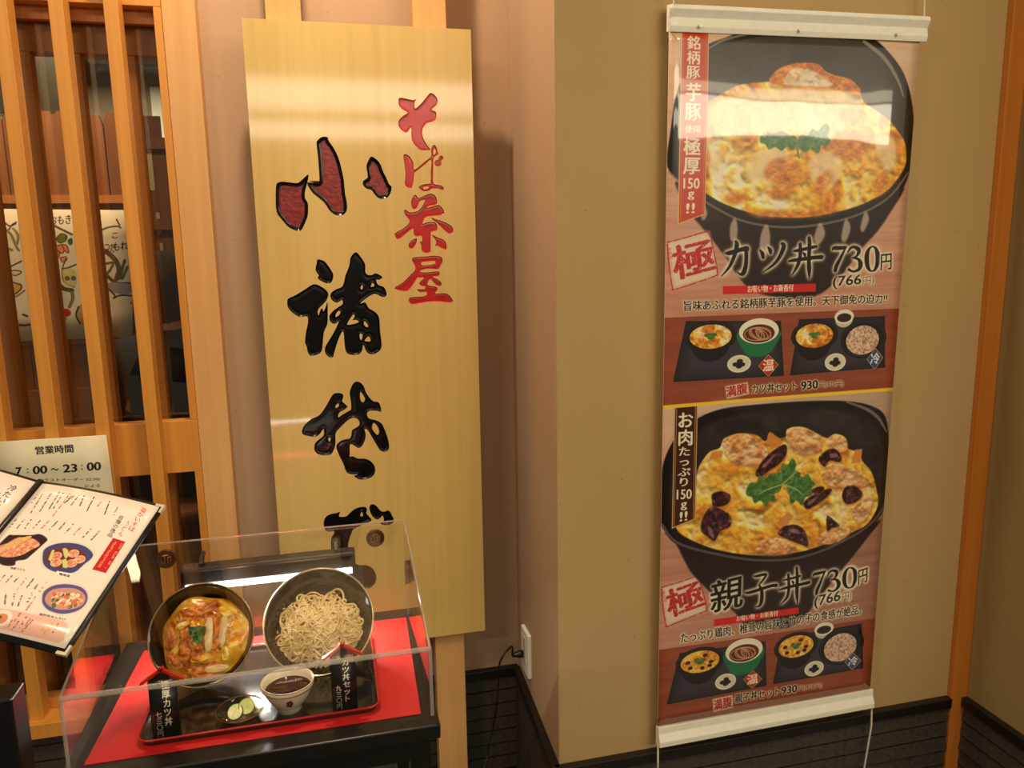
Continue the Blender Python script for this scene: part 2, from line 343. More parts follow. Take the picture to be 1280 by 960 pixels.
# ------------------------------------------------------------------ poster print
CREAM=(244,232,200); INK=(14,11,18); RED=(200,30,34)
def paint_poster():
    c=Canvas(620,1580,1.25); W,H=c.W,c.H
    yy=np.linspace(0,1,H)[:,None]; g=fbm(H,W,(2.2*1.25,90),4); g2=fbm(H,W,(16,260),3)
    def woodtint(a,b): return (np.array(a)/255)[None,None]*(1-g2[...,None]*.5-g[...,None]*.35)+(np.array(b)/255)[None,None]*(g2[...,None]*.5+g[...,None]*.35)
    light=woodtint((228,176,150),(170,104,84)); dark=woodtint((176,88,56),(120,54,36)); pale=woodtint((240,214,186),(214,172,140))
    def band(y0,y1): return np.clip((np.arange(H)[:,None]/c.k-y0)/(y1-y0),0,1)[...,None]
    T=[(6.8,572.5),(546.9,581.3),(10.4,760.7),(567.2,757.3),(48.5,1317.1),(526.9,1316.6),(43.9,1108.7)]
    yl1=T[0][1]; yd=T[2][1]; yl2=T[4][1]
    up=pale*(1-band(0,T[0][1]*.9))+light*band(0,T[0][1]*.9)
    a=up.copy(); m=(np.arange(H)[:,None,None]/c.k>yl1); a=np.where(m,dark,a)
    yb=T[6][1]; low=pale*(1-band(yd,yb))+light*band(yd,yb); xf=np.clip(np.linspace(0,1,W)[None,:,None]*1.1,0,1); low=low*(1-xf*.18)
    m=(np.arange(H)[:,None,None]/c.k>yd); a=np.where(m,low,a); m=(np.arange(H)[:,None,None]/c.k>yl2); a=np.where(m,dark,a); c.a=a
    EGG=[(.0,(186,96,24)),(.25,(224,136,34)),(.48,(240,172,44)),(.66,(248,196,70)),(.82,(252,220,130)),(1,(255,240,204))]
    def eggfn(cell,st=EGG,lo=.25,hi=.75):
        def f(h,w,x0,y0):
            n=fbm(h,w,cell*c.k*1.9,3); n2=fbm(h,w,cell*c.k*.6,3); wx=fbm(h,w,cell*c.k*1.9,2)
            iy=np.clip(np.arange(h)[:,None]+(wx-.5)*cell*c.k*2.4,0,h-1).astype(int); ix=np.clip(np.arange(w)[None]+(n-.5)*cell*c.k*2.4,0,w-1).astype(int)
            q=np.clip((n[iy,ix]*.8+n2*.2-lo)/(hi-lo),0,1); gy,gx=np.gradient(boxblur(q,2)); sh=np.clip(1+(-gy*.8+gx*.3)*cell*.45,.62,1.3)[...,None]; return np.clip(ramp(q,st)*sh,0,1)
        return f
    CRUMB=[(0,(170,86,22)),(.4,(212,116,34)),(.7,(228,144,52)),(1,(244,184,96))]
    def crumb(h,w,x0,y0):
        q=np.clip(fbm(h,w,14*c.k,4)*1.3-.15,0,1); gy,gx=np.gradient(boxblur(q,1)); return np.clip(ramp(q,CRUMB)*np.clip(1-gy*4,.8,1.2)[...,None],0,1)
    WHITE=[(0,(236,200,140)),(.5,(250,234,200)),(1,(255,250,236))]
    def white(h,w,x0,y0): return ramp(fbm(h,w,22,3),WHITE)
    # ---- upper bowl
    o=[(6.1,269.1),(11.6,202.7),(22.2,134.0),(43.4,85.2),(76.7,42.0),(123.1,22.1),(166.6,8.1),(264.4,-11.7),(365.9,-13.5),(452.4,1.0),(507.4,33.4),(550.6,78.2),(576.2,142.5),(584.7,216.9),(576.5,287.6),(540.2,343.7),(489.3,365.7),(436.2,378.9),(372.0,391.9),(300.8,397.9),(237.9,394.0),(183.4,385.3),(135.0,367.1),(89.0,341.2),(43.6,306.4)]
    body=[(25.8,297.0),(53.6,353.9),(85.0,389.3),(114.9,420.5),(147.4,458.8),(176.6,496.0),(215.4,525.6),(292.8,541.5),(363.1,538.4),(411.0,508.6),(437.1,479.8),(474.1,433.9),(502.5,406.8),(533.9,365.9),(565.6,304.6),(429.6,368.7),(284.8,384.5),(125.4,354.1)]
    c.fill(body,(40,22,20),1,1.2,True)
    c.fill(o,(26,20,18),1,.6,True)
    inn=[(19.9,264.3),(25.5,202.4),(36.1,141.2),(57.3,90.7),(87.4,50.5),(132.2,30.7),(265.4,6.5),(385.9,4.1),(459.3,16.4),(508.4,46.0),(548.0,94.4),(564.8,151.0),(567.1,225.5),(559.0,274.2),(526.3,321.6),(435.0,362.0),(299.9,381.3),(182.7,369.0),(95.9,331.6),(43.3,295.3)]
    def inner(h,w,x0,y0):
        n=fbm(h,w,50,3)[...,None]; t=np.linspace(0,1,h)[:,None,None]; return (np.array((66,58,50))*(1-t)+np.array((34,24,22))*t)/255*(.8+.4*n)
    c.tex(inn,inner,True,1)
    c.strokes([[(9.8,279.9,4.82),(49.1,312.6,4.87),(96.2,341.2,4.92),(183.1,378.8,5.00),(300.4,391.3,5.09),(435.7,372.1,5.18),(527.1,331.8,5.23),(575.6,277.5,5.23)]],(150,130,118),None,alpha=.7)
    c.strokes([[(443.7,14.0,6.66),(494.4,43.4,8.41),(531.2,83.7,6.79),(550.0,118.7,3.42)],[(87.2,44.6,3.17),(123.2,25.1,4.77),(175.6,12.2,3.20)]],(190,180,160),None,alpha=.6)
    for q in ([(158.9,370.5),(167.0,390.1),(164.3,416.2),(151.4,416.1),(148.6,389.9)],[(233.7,384.1),(244.2,409.0),(240.1,442.2),(221.0,436.9),(221.4,403.7)],[(363.6,381.8),(376.8,405.4),(364.4,427.2),(350.2,418.6),(352.9,398.4)],[(424.1,375.4),(439.1,392.5),(429.3,423.0),(416.9,416.0)],[(472.7,358.8),(484.0,375.8),(471.9,403.0),(463.1,392.7)],[(89.1,344.4),(96.8,363.7),(86.4,376.5),(78.6,354.0)]):
        c.fill(q,(214,196,180),.75,1.6,True)
    food=[(37.5,271.9),(33.1,233.1),(46.1,194.3),(66.2,163.2),(92.0,144.2),(126.6,123.3),(161.6,108.4),(210.0,102.3),(229.8,98.5),(238.2,84.3),(255.9,71.3),(295.9,62.1),(336.9,63.7),(352.7,75.6),(381.6,84.0),(414.4,89.2),(436.8,106.0),(452.4,134.4),(483.0,149.8),(518.1,168.5),(544.1,192.7),(562.1,213.9),(569.2,250.6),(559.3,277.6),(529.5,311.5),(487.0,335.2),(432.5,353.6),(351.1,368.3),(284.1,371.2),(208.5,364.2),(134.1,342.9),(88.3,318.9),(59.2,295.3)]
    c.tex(food,eggfn(26),True,.5)
    c.tex([(228.2,103.2),(234.6,84.5),(255.9,71.3),(295.9,62.1),(336.9,63.7),(356.7,80.2),(391.3,86.8),(422.7,96.9),(441.1,112.3),(373.8,111.1),(298.3,107.2)],crumb,True,.8)
    c.tex([(278.0,73.6),(318.9,75.2),(345.8,86.8),(373.4,104.8),(298.3,107.2),(257.4,102.3)],eggfn(20,WHITE),True,2,.8)
    for q in ([(63.2,178.6),(118.4,143.5),(206.9,116.3),(336.0,112.3),(412.6,119.5),(443.9,150.8),(398.4,195.4),(303.7,205.2),(229.1,203.3),(120.7,211.5)],[(203.1,238.6),(258.2,231.5),(278.1,253.7),(252.0,294.3),(205.7,299.4),(177.3,278.7)],[(325.3,253.2),(371.9,233.2),(406.1,252.3),(404.5,288.6),(367.5,318.5),(337.2,293.9)],[(486.9,202.0),(527.0,204.6),(544.2,242.5),(526.7,276.1),(500.7,251.3)],[(94.9,240.0),(121.4,233.4),(126.5,279.1),(108.9,290.3),(94.1,271.4)]):
        c.tex(q,white,True,4,.7)
    for q in ([(228.1,262.3),(264.6,247.4),(299.3,263.2),(308.5,294.0),(286.7,312.1),(245.0,305.7),(223.7,286.4)],[(346.5,288.9),(376.4,274.0),(385.4,293.6),(363.7,318.5),(344.4,318.5)],[(57.4,225.0),(85.5,221.5),(96.9,249.4),(83.9,290.4),(60.5,278.0)],[(493.5,288.1),(518.7,276.2),(535.1,304.7),(506.5,326.7),(489.7,318.3)],[(189.8,359.3),(283.2,354.7),(389.5,358.5),(424.5,351.9),(370.6,368.4),(284.1,371.2),(218.1,370.8)],[(133.6,326.8),(169.7,318.8),(188.8,334.9),(152.4,344.5)],[(370.9,216.9),(428.0,203.0),(478.3,218.5),(441.0,248.7),(392.0,246.0)],[(225.0,315.5),(280.9,308.8),(291.2,325.2),(244.4,331.7)]):
        c.tex(q,crumb,True,4,.8)
    for q in ([(77.6,193.7),(98.3,177.8),(106.6,216.4),(89.1,224.5)],[(395.8,155.2),(443.2,141.1),(459.2,173.1),(417.2,187.0)]): c.tex(q,crumb,True,3,.45)
    G=[(0,(40,84,36)),(.5,(74,122,58)),(1,(140,170,110))]
    def green(h,w,x0,y0): return ramp(fbm(h,w,8,3),G)
    for q in ([(209.6,219.5),(210.9,206.8),(222.1,209.8),(225.2,198.7),(240.2,203.1),(256.5,196.5),(273.6,202.5),(290.6,207.0),(297.0,221.3),(286.4,234.3),(271.1,228.1),(260.3,236.3),(245.1,228.5),(230.5,233.5),(222.7,224.1)],[(297.0,221.3),(303.6,203.6),(318.8,204.9),(329.3,190.3),(342.8,194.9),(359.1,180.1),(371.0,187.9),(368.2,204.1),(376.5,213.6),(365.7,225.1),(354.1,223.7),(347.4,240.0),(329.8,232.1),(313.0,237.2)]): c.tex(q,green,True,.5)
    c.strokes([[(295.0,218.1,5.00),(297.9,237.4,5.01),(302.4,250.2,3.35)]],(96,140,70))
    # ---- left ribbon
    rb=[(31.2,4.1),(89.5,4.3),(91.4,363.6),(31.3,384.1)]; c.fill(rb,(206,64,34)); r2=[(35.1,3.9),(85.3,4.5),(87.4,361.2),(35.8,379.9)]
    c.fill([(31.2,4.1),(33.2,4.0),(33.4,383.3),(31.3,384.1)],(236,190,110)); c.fill([(87.7,4.4),(89.5,4.3),(91.4,363.6),(89.7,364.3)],(236,190,110)); c.fill([(31.3,384.1),(91.4,363.6),(91.4,361.7),(31.2,381.8)],(236,190,110))
    c.fill([(35.6,3.9),(36.6,3.9),(37.5,377.7),(36.5,377.7)],(236,170,90),.8); c.fill([(83.6,4.6),(84.6,4.5),(87.0,360.4),(85.9,360.4)],(236,170,90),.8)
    WT=(250,240,214)
    c.column('銘柄豚',[(42.8,19.8),(72.6,19.6),(42.8,101.7)],WT,.03); c.column('芋豚',[(41.4,107.0),(76.9,107.4),(41.1,180.6)],WT,.035)
    c.text('使用',[(42.0,203.6),(76.1,203.0),(42.0,189.1)],WT,bold=.02); c.column('極厚',[(39.6,211.4),(78.1,212.0),(39.6,285.2)],WT,.035)
    c.text('150',[(41.6,312.7),(77.4,312.6),(41.5,291.4)],WT,bold=.03); c.text('g',[(51.4,334.8),(66.5,334.8),(51.5,318.2)],WT,bold=.03); c.text('!!',[(48.5,361.8),(68.1,361.1),(49.1,341.1)],WT,bold=.03)
    # ---- stamps
    def stamp(B,F,K,Y):
        c.fill(B,(240,224,196),.85,4,pad=14)
        c.strokes(F,(196,40,48),None,rough=.34); c.text('極',K,(196,40,48),bold=.03,rough=.27); c.text('きわみ'[0],Y[0],(196,40,48)); c.text('わ',Y[1],(196,40,48)); c.text('み',Y[2],(196,40,48))
    stamp([(9.1,419.1),(101.5,397.6),(124.4,488.1),(25.3,513.6)],[[(9.1,419.1,2.61),(55.0,408.4,2.63),(99.7,397.6,2.64),(103.4,402.5,2.64),(115.7,445.0,2.66),(124.2,483.1,3.01),(118.9,489.6,2.68),(71.9,503.3,2.66),(27.1,515.3,2.98),(21.6,508.6,2.64),(13.5,462.7,2.63),(9.1,422.3,2.61)]],[(26.7,498.9),(122.2,478.1),(14.6,428.8)],([(12.1,436.8),(18.2,435.3),(11.1,430.4)],[(13.1,444.9),(20.2,443.4),(12.3,438.4)],[(14.7,453.0),(22.1,451.5),(13.9,446.5)]))
    stamp([(10.7,1168.4),(95.2,1152.3),(121.2,1238.0),(24.0,1261.4)],[[(10.7,1168.4,2.83),(54.7,1160.6,2.84),(95.2,1152.3,2.86),(99.2,1156.6,2.86),(112.1,1196.4,2.88),(121.1,1234.1,3.25),(115.3,1239.1,2.89),(72.4,1250.7,2.88),(26.0,1263.6,3.22),(22.0,1257.3,2.86),(13.4,1208.4,2.84),(10.8,1172.2,2.83)]],[(29.5,1246.8),(118.9,1226.1),(14.7,1178.3)],([(12.9,1185.6),(19.6,1184.6),(12.0,1178.9)],[(14.6,1195.3),(21.7,1194.3),(13.6,1188.2)],[(16.4,1205.0),(23.8,1204.1),(15.5,1197.3)]))
    # ---- titles
    t1=[[(141.0,443.0,2.35),(150.5,442.7,5.87),(172.0,437.3,5.10),(189.3,434.1,6.30),(192.5,436.8,3.94)],[(188.5,435.6,5.51),(189.9,450.4,5.52),(189.4,469.9,5.92),(184.7,484.6,6.72),(177.4,487.2,3.16),(170.2,482.0,1.18)],[(163.5,419.0,3.13),(166.4,426.8,6.27),(162.8,446.0,5.49),(151.5,471.0,3.93),(134.0,490.1,1.18)],
        [(221.0,437.3,1.98),(227.1,445.2,5.54),(229.7,453.1,4.76)],[(239.8,431.7,1.98),(245.4,438.8,5.56),(247.0,444.3,3.97)],[(272.8,425.2,3.98),(277.5,430.3,6.37),(271.7,447.9,5.58),(257.0,467.3,3.99),(231.1,484.5,1.19)],
        [(301.5,440.9,2.00),(314.1,439.9,4.41),(350.1,433.4,4.02),(356.9,432.7,4.03)],[(291.8,462.5,2.40),(306.1,460.4,4.41),(351.4,456.0,4.84),(372.0,455.2,5.66)],[(317.0,427.0,4.80),(318.4,452.7,5.22),(313.5,472.4,4.82),(301.0,492.8,1.21)],[(337.6,414.2,4.81),(339.6,425.3,5.62),(340.7,461.0,5.64),(342.8,481.0,6.06),(344.8,500.3,1.62)],[(324.3,444.8,1.61),(329.5,448.9,4.02),(330.7,452.9,2.82)],
        [(397.5,440.8,1.62),(400.0,436.5,4.87),(414.8,436.3,5.28),(429.7,435.3,4.07)],[(428.9,437.7,2.44),(418.6,458.4,4.48),(410.3,474.4,5.71),(407.7,484.4,5.30)],
        [(436.5,445.9,2.04),(440.7,438.7,3.26),(449.8,434.4,3.67),(461.9,439.8,5.73),(463.8,446.3,5.32),(458.3,455.1,2.87),(449.1,458.2,2.05)],[(449.0,457.8,2.05),(463.4,461.3,3.69),(470.3,471.5,6.98),(467.3,482.9,4.93),(453.5,487.8,2.87),(441.4,483.1,3.69)]]
    def zero(P): return [P+[P[0]]]
    t1=t1+zero([(497.5,433.9,1.64),(490.2,438.7,3.70),(485.3,449.5,6.57),(485.4,463.7,6.99),(489.3,478.0,5.77),(495.2,485.9,3.30),(500.6,488.1,1.65),(507.1,485.8,3.31),(512.2,476.5,5.79),(513.7,464.2,7.02),(511.6,450.0,6.60),(505.4,438.1,3.70)])
    t1=[[(x,y,w*1.65) for x,y,w in q] for q in t1]; c.strokes(t1,INK,CREAM,4.2)
    c.text('円',[(522.9,486.8),(550.6,484.8),(520.8,451.9)],INK,CREAM,2.8,.01)
    c.text('(766',[(404.1,525.7),(475.4,522.5),(403.5,497.2)],INK,CREAM,2.8,.015); c.text('円)',[(479.5,522.6),(508.0,519.8),(479.0,500.7)],(110,96,84),CREAM,1.6)
    t2=[[(236.0,1168.9,1.48),(244.2,1169.5,3.71),(260.7,1167.9,4.08),(267.5,1170.3,3.34),(256.5,1184.7,2.97),(249.3,1191.8,1.49)],[(250.2,1191.9,2.23),(257.5,1206.6,4.84),(258.5,1230.6,5.60),(253.6,1242.8,3.74),(243.3,1244.6,1.12)],[(214.9,1206.0,1.85),(229.3,1207.1,4.45),(278.7,1198.2,4.48),(294.6,1198.6,5.24)],
        [(311.8,1188.0,1.87),(328.6,1186.8,3.38),(345.4,1184.9,3.38),(355.9,1183.0,3.39)],[(302.4,1210.7,1.87),(321.2,1207.5,4.13),(359.2,1204.2,4.53),(380.5,1202.0,5.30)],[(325.1,1176.0,3.75),(327.9,1207.5,4.51),(324.5,1231.1,4.14),(308.4,1247.1,1.13)],[(346.3,1161.9,3.75),(348.9,1186.1,4.89),(350.2,1226.4,5.29),(353.2,1250.2,1.52)],[(335.2,1192.4,1.50),(338.8,1196.9,3.39),(339.8,1200.2,2.26)],
        [(390.8,1188.0,1.51),(394.4,1183.6,4.16),(405.1,1182.5,4.55),(422.3,1180.5,3.42)],[(420.7,1182.7,2.28),(410.9,1207.8,4.18),(404.1,1223.1,5.32),(402.5,1233.0,4.57)],
        [(429.5,1192.6,1.90),(434.6,1183.6,3.04),(444.0,1180.7,3.43),(453.8,1185.1,5.34),(454.3,1192.4,4.58),(449.6,1200.3,2.67),(441.0,1203.4,1.91)],[(441.9,1203.1,1.91),(454.2,1204.6,3.44),(461.9,1215.3,6.51),(459.1,1225.9,4.60),(447.3,1233.0,2.68),(434.8,1229.0,3.44)]]
    t2+=zero([(490.2,1178.9,1.53),(482.6,1182.8,3.44),(477.1,1193.5,6.12),(476.3,1207.7,6.51),(479.4,1220.3,5.37),(485.6,1228.0,3.08),(492.0,1230.4,1.54),(499.8,1228.1,3.08),(505.3,1218.2,5.39),(507.1,1205.3,6.54),(504.8,1192.0,6.14),(498.4,1182.3,3.45)])
    t2=[[(x,y,w*1.65) for x,y,w in q] for q in t2]; c.strokes(t2,INK,CREAM,4.2)
    c.text('親',[(129.4,1248.7),(211.3,1239.2),(129.0,1169.8)],INK,CREAM,3.2,.02)
    c.text('円',[(516.1,1225.4),(541.0,1221.4),(514.6,1189.0)],INK,CREAM,2.8,.01)
    c.text('(766',[(398.1,1272.8),(468.7,1266.9),(398.2,1238.7)],INK,CREAM,2.8,.015); c.text('円)',[(473.1,1267.5),(499.2,1265.8),(473.5,1240.3)],(110,96,84),CREAM,1.6)
    c.fill([(138.1,511.7),(361.6,511.6),(362.6,528.9),(138.7,528.4)],(214,34,30)); c.text('お吸い物・お新香付',[(196.6,526.8),(307.6,526.5),(195.9,511.2)],WT,bold=.02)
    c.fill([(139.8,1261.8),(357.1,1260.3),(357.9,1276.5),(140.3,1278.5)],(214,34,30)); c.text('お吸い物・お新香付',[(196.5,1274.4),(303.3,1274.1),(196.0,1260.6)],WT,bold=.02)
    c.text('旨味あふれる銘柄豚芋豚を使用。天下御免の迫力!!',[(49.8,560.7),(545.2,559.8),(49.3,539.1)],INK,CREAM,1.6,.012)
    c.text('たっぷり鶏肉、椎茸の旨味と竹の子の食感が絶品。',[(60.1,1309.0),(530.4,1302.6),(58.5,1283.6)],INK,CREAM,1.6,.012)
    # ---- set menus on trays
    def setmenu(b1,b2,gr,dish,dia,dchar,dcol,cup,soba,up):
        for b in (b1,b2):
            (x,y),(rx,_)=b[0][:2],(b[1][0]-b[0][0],0); ry=b[2][1]-y
            c.ell((x,y+ry*.55),rx*.72,ry*1.0,(18,14,16)); c.ell((x,y),rx,ry,(14,12,14)); c.ell((x,y+.4),rx*.95,ry*.93,(48,42,46)); c.ell((x,y+1),rx*.92,ry*.9,(18,14,16))
            c.ell((x,y),rx*.8,ry*.76,None,fn=eggfn(7 if up else 5, EGG if up else [(0,(210,120,30)),(.5,(244,176,50)),(1,(255,216,110))],.3,.7))
            if up:
                for dx,dy,r in ((-.35,-.1,.2),(.1,.35,.22),(.3,-.2,.2),(-.1,-.45,.25)): c.ell((x+rx*dx,y+ry*dy),rx*r,ry*r,None,fn=(crumb if dx>-.2 else white),blur=1,alpha=.8)
            else:
                for dx,dy in ((-.4,.35),(.1,.45),(.45,.1),(.2,-.4),(-.15,-.15),(-.5,-.05),(.4,.35)): c.ell((x+rx*dx,y+ry*dy),rx*.1,ry*.12,(56,26,30))
            for dx,dy in ((-.12,-.1),(.1,-.12),(0,.06)): c.ell((x+rx*dx,y+ry*dy),rx*.14,ry*.12,None,fn=green)
        x,y=gr[0][:2]; rx=gr[1][0]-x; ry=gr[2][1]-y; yb=gr[3][1]
        c.fill([(x-rx,y),(x-rx*.9,y+(yb-y)*.55),(x-rx*.5,yb-2),(x-rx*.3,yb),(x+rx*.3,yb),(x+rx*.5,yb-2),(x+rx*.9,y+(yb-y)*.55),(x+rx,y)],(28,116,74),1,.5,True)
        c.ell((x,y),rx,ry,(246,240,214)); c.ell((x,y+ry*.2),rx*.8,ry*.72,(92,40,22))
        for k in range(7): c.ell((x+rx*.06*((k*5)%3-1),y+ry*.22),rx*(.68-.09*k),ry*(.55-.07*k),(206,160,120),.2*k,.9,0,2.2)
        for d in dish: 
            x,y=d[0][:2]; rx=d[1][0]-x; ry=d[2][1]-y; c.ell((x,y),rx,ry,(236,232,204)); c.ell((x,y),rx*.86,ry*.84,(222,216,186))
            for dx,dy in ((-.3,.05),(.25,.1),(.05,-.3),(0,.3),(.1,0)): c.ell((x+rx*dx,y+ry*dy),rx*.26,ry*.24,(34,24,40))
        x,y=cup[0][:2]; rx=cup[1][0]-x; ry=cup[2][1]-y; c.ell((x,y+ry*.4),rx*.9,ry*1.1,(208,200,176)); c.ell((x,y),rx,ry,(242,236,210)); c.ell((x,y+ry*.15),rx*.74,ry*.62,(52,26,34))
        x,y=soba[0][:2]; rx=soba[1][0]-x; ry=soba[2][1]-y; c.ell((x,y),rx,ry,(16,14,16)); c.ell((x,y),rx*.94,ry*.92,(52,48,54),ring=2); 
        NO=[(0,(160,116,92)),(.5,(214,176,150)),(1,(238,208,184))]
        c.ell((x-rx*.04,y+ry*.06),rx*.72,ry*.76,None,fn=lambda h,w,x0,y0: ramp(np.clip(fbm(h,w,4.5,2)*1.9-.4,0,1),NO))
        for (d,ch,col) in zip(dia,dchar,dcol):
            D=np.array([p[:2] for p in d]); m=D.mean(0); c.fill(D,(20,14,14)); c.fill(m+(D-m)*.92,(226,190,110)); c.fill(m+(D-m)*.84,(20,14,14)); c.fill(m+(D-m)*.78,col)
            w=np.abs(D-m).max(0)*.62; c.text(ch,[(m[0]-w[0]*.85,m[1]+w[1]*.75),(m[0]+w[0]*.85,m[1]+w[1]*.68),(m[0]-w[0]*.85,m[1]-w[1]*.75)],WT,bold=.03)
    def tray(q): P=np.array([p[:2] for p in q]); c.fill(P,(26,22,27),1,.5); c.fill(P.mean(0)+(P-P.mean(0))*.9,(92,84,104),.5,14); c.strokes([[(P[i][0],P[i][1],1.8),(P[(i+1)%4][0],P[(i+1)%4][1],1.8)] for i in range(4)],(10,8,10))
    big=[tray(q) for q in ([(55.8,582.6),(279.8,591.0),(293.6,710.0),(29.5,708.5)],[(326.6,589.3),(541.3,590.1),(550.3,704.7),(311.4,710.1)],[(58.7,1334.2),(272.9,1335.8),(282.2,1448.9),(29.8,1454.2)],[(316.7,1334.0),(532.1,1327.6),(545.0,1444.3),(301.1,1447.8)])]
    setmenu([(113.7,617.0),(175.7,619.6),(114.8,651.2)],[(366.3,625.9),(424.8,628.4),(368.4,661.4)],[(228.6,609.8),(276.9,611.7),(229.8,637.5),(231.0,665.4)],([(183.6,678.8),(212.4,680.2),(184.4,698.0)],[(422.5,687.3),(449.2,688.6),(423.8,707.2)]),([(254.0,659.5),(282.5,685.5),(256.5,714.2),(228.1,686.3)],[(523.6,657.8),(546.5,682.5),(525.7,712.6),(500.7,685.7)]),('温','冷'),((206,34,34),(40,84,150)),[(438.2,586.4),(462.7,587.2),(439.3,602.3)],[(491.0,638.3),(549.5,640.8),(494.1,681.8)],True)
    setmenu([(108.9,1361.4),(169.5,1370.6),(109.9,1397.3)],[(356.1,1360.0),(414.4,1368.5),(358.1,1397.1)],[(219.8,1350.1),(267.6,1357.2),(221.0,1380.4),(222.2,1410.8)],([(175.4,1421.7),(202.2,1425.9),(176.1,1442.0)],[(409.1,1425.5),(435.5,1429.5),(410.3,1445.4)]),([(244.5,1400.1),(273.0,1431.0),(244.7,1453.1),(218.6,1424.5)],[(514.9,1397.7),(541.4,1424.7),(516.2,1448.3),(489.9,1421.1)]),('温','冷'),((206,34,34),(40,84,150)),[(429.1,1325.6),(455.4,1329.3),(430.1,1342.1)],[(480.4,1378.1),(543.1,1387.3),(483.6,1426.5)],False)
    c.fill([(151.1,725.8),(206.4,720.2),(211.3,747.0),(155.9,754.2)],(240,214,186),.9,1); c.text('満腹',[(154.9,751.5),(207.4,745.0),(152.1,727.6)],(176,30,40),bold=.03)
    c.text('カツ丼セット',[(217.2,747.3),(329.2,746.0),(216.3,726.1)],INK,CREAM,1.6,.02); c.text('930',[(339.2,746.6),(382.4,744.6),(338.1,726.8)],INK,CREAM,1.6,.04); c.text('円(976円)',[(385.5,745.7),(446.9,745.7),(384.6,730.3)],(90,60,46),(226,190,160),1.2)
    c.fill([(144.1,1461.1),(195.2,1459.3),(198.5,1492.6),(147.2,1496.2)],(240,214,186),.9,1); c.text('満腹',[(148.2,1493.3),(196.3,1490.1),(145.2,1464.3)],(176,30,40),bold=.03)
    c.text('親子丼セット',[(202.3,1482.9),(319.7,1481.8),(201.3,1458.3)],INK,CREAM,1.6,.02); c.text('930',[(323.9,1480.4),(366.8,1480.1),(323.0,1460.5)],INK,CREAM,1.6,.04); c.text('円(976円)',[(371.2,1480.8),(434.3,1481.6),(370.3,1465.0)],(90,60,46),(226,190,160),1.2)
    # ---- lower bowl
    body=[(17.7,1041.0),(43.0,1071.4),(63.1,1110.9),(85.3,1147.4),(133.9,1199.1),(191.6,1251.2),(225.6,1291.3),(332.2,1308.1),(373.3,1285.5),(403.3,1253.4),(467.4,1181.4),(495.7,1152.8),(533.9,1109.4),(563.6,1069.1),(437.4,1114.7),(251.1,1123.0),(110.9,1088.2)]
    lay=c.a.copy()
    c.fill(body,(40,20,20),1,1.5,True)
    o=[(5.9,1012.4),(4.2,922.0),(14.4,869.5),(43.1,822.3),(87.1,792.0),(149.0,774.9),(235.7,771.6),(354.7,771.9),(457.4,778.4),(523.3,793.7),(561.7,822.4),(576.1,895.5),(580.1,972.8),(578.1,1031.2),(551.0,1075.7),(486.2,1108.2),(369.4,1140.4),(253.8,1138.7),(138.8,1108.3),(45.0,1071.6),(17.7,1041.0)]
    c.fill(o,(22,16,17),1,.6,True)
    c.tex([(28.2,996.4),(26.7,924.0),(40.3,862.7),(84.2,821.7),(159.3,795.1),(256.0,787.3),(396.5,792.8),(502.0,818.3),(552.6,870.8),(564.8,971.5),(540.9,1056.9),(353.4,1115.2),(150.1,1092.6),(52.0,1044.6)],lambda h,w,x0,y0:(np.array((46,38,38))/255)*(.6+.7*fbm(h,w,45,3)[...,None]),True,3)
    c.strokes([[(9.9,1023.7,5.92),(44.9,1067.9,5.98),(138.7,1104.5,6.08),(253.6,1132.9,6.19),(369.1,1136.4,6.28),(485.9,1104.3,6.36),(550.4,1067.7,6.39),(579.7,1023.5,5.64)]],(96,86,88),None,alpha=.9)
    c.strokes([[(457.5,780.2,3.61),(511.2,800.3,7.29),(544.8,825.0,7.34),(566.5,856.7,3.69)],[(14.0,851.8,2.57),(46.6,812.0,3.42),(102.0,784.2,3.44)]],(170,164,160),None,alpha=.6)
    c.fill([(139.3,769.0),(196.6,763.8),(186.5,752.6),(119.9,753.7)],(190,170,150),.4,4)
    EG2=[(0,(214,130,40)),(.3,(232,160,54)),(.55,(246,190,76)),(.75,(250,210,120)),(1,(255,232,180))]
    food=[(90.4,907.9),(115.9,870.5),(142.4,861.8),(151.4,842.7),(180.0,834.1),(209.1,834.4),(234.8,841.7),(255.2,855.9),(264.2,836.6),(288.7,851.2),(308.5,847.1),(307.8,832.5),(341.8,829.4),(375.0,842.8),(411.0,860.3),(431.2,852.5),(459.0,863.9),(464.7,886.8),(490.6,896.4),(503.2,893.6),(504.9,918.4),(532.9,949.4),(548.8,989.4),(556.5,1033.0),(531.4,1075.6),(478.9,1095.7),(368.4,1122.7),(253.1,1121.3),(150.3,1098.2),(75.4,1063.8),(42.2,1034.4),(54.7,999.0),(84.3,965.4)]
    c.tex(food,eggfn(22,EG2),True,.5)
    CH=[(0,(206,130,70)),(.5,(236,178,120)),(1,(250,214,170))]
    def chick(h,w,x0,y0):
        q=np.clip(fbm(h,w,20,4)*1.5-.25,0,1); gy,gx=np.gradient(boxblur(q,2)); t=np.linspace(1.12,.86,h)[:,None]; return np.clip(ramp(q,CH)*(np.clip(1-gy*7,.75,1.25)*t)[...,None],0,1)
    def shadow(q): c.fill([(p[0]+2,p[1]+4) for p in q],(170,92,30),.6,2.4,True)
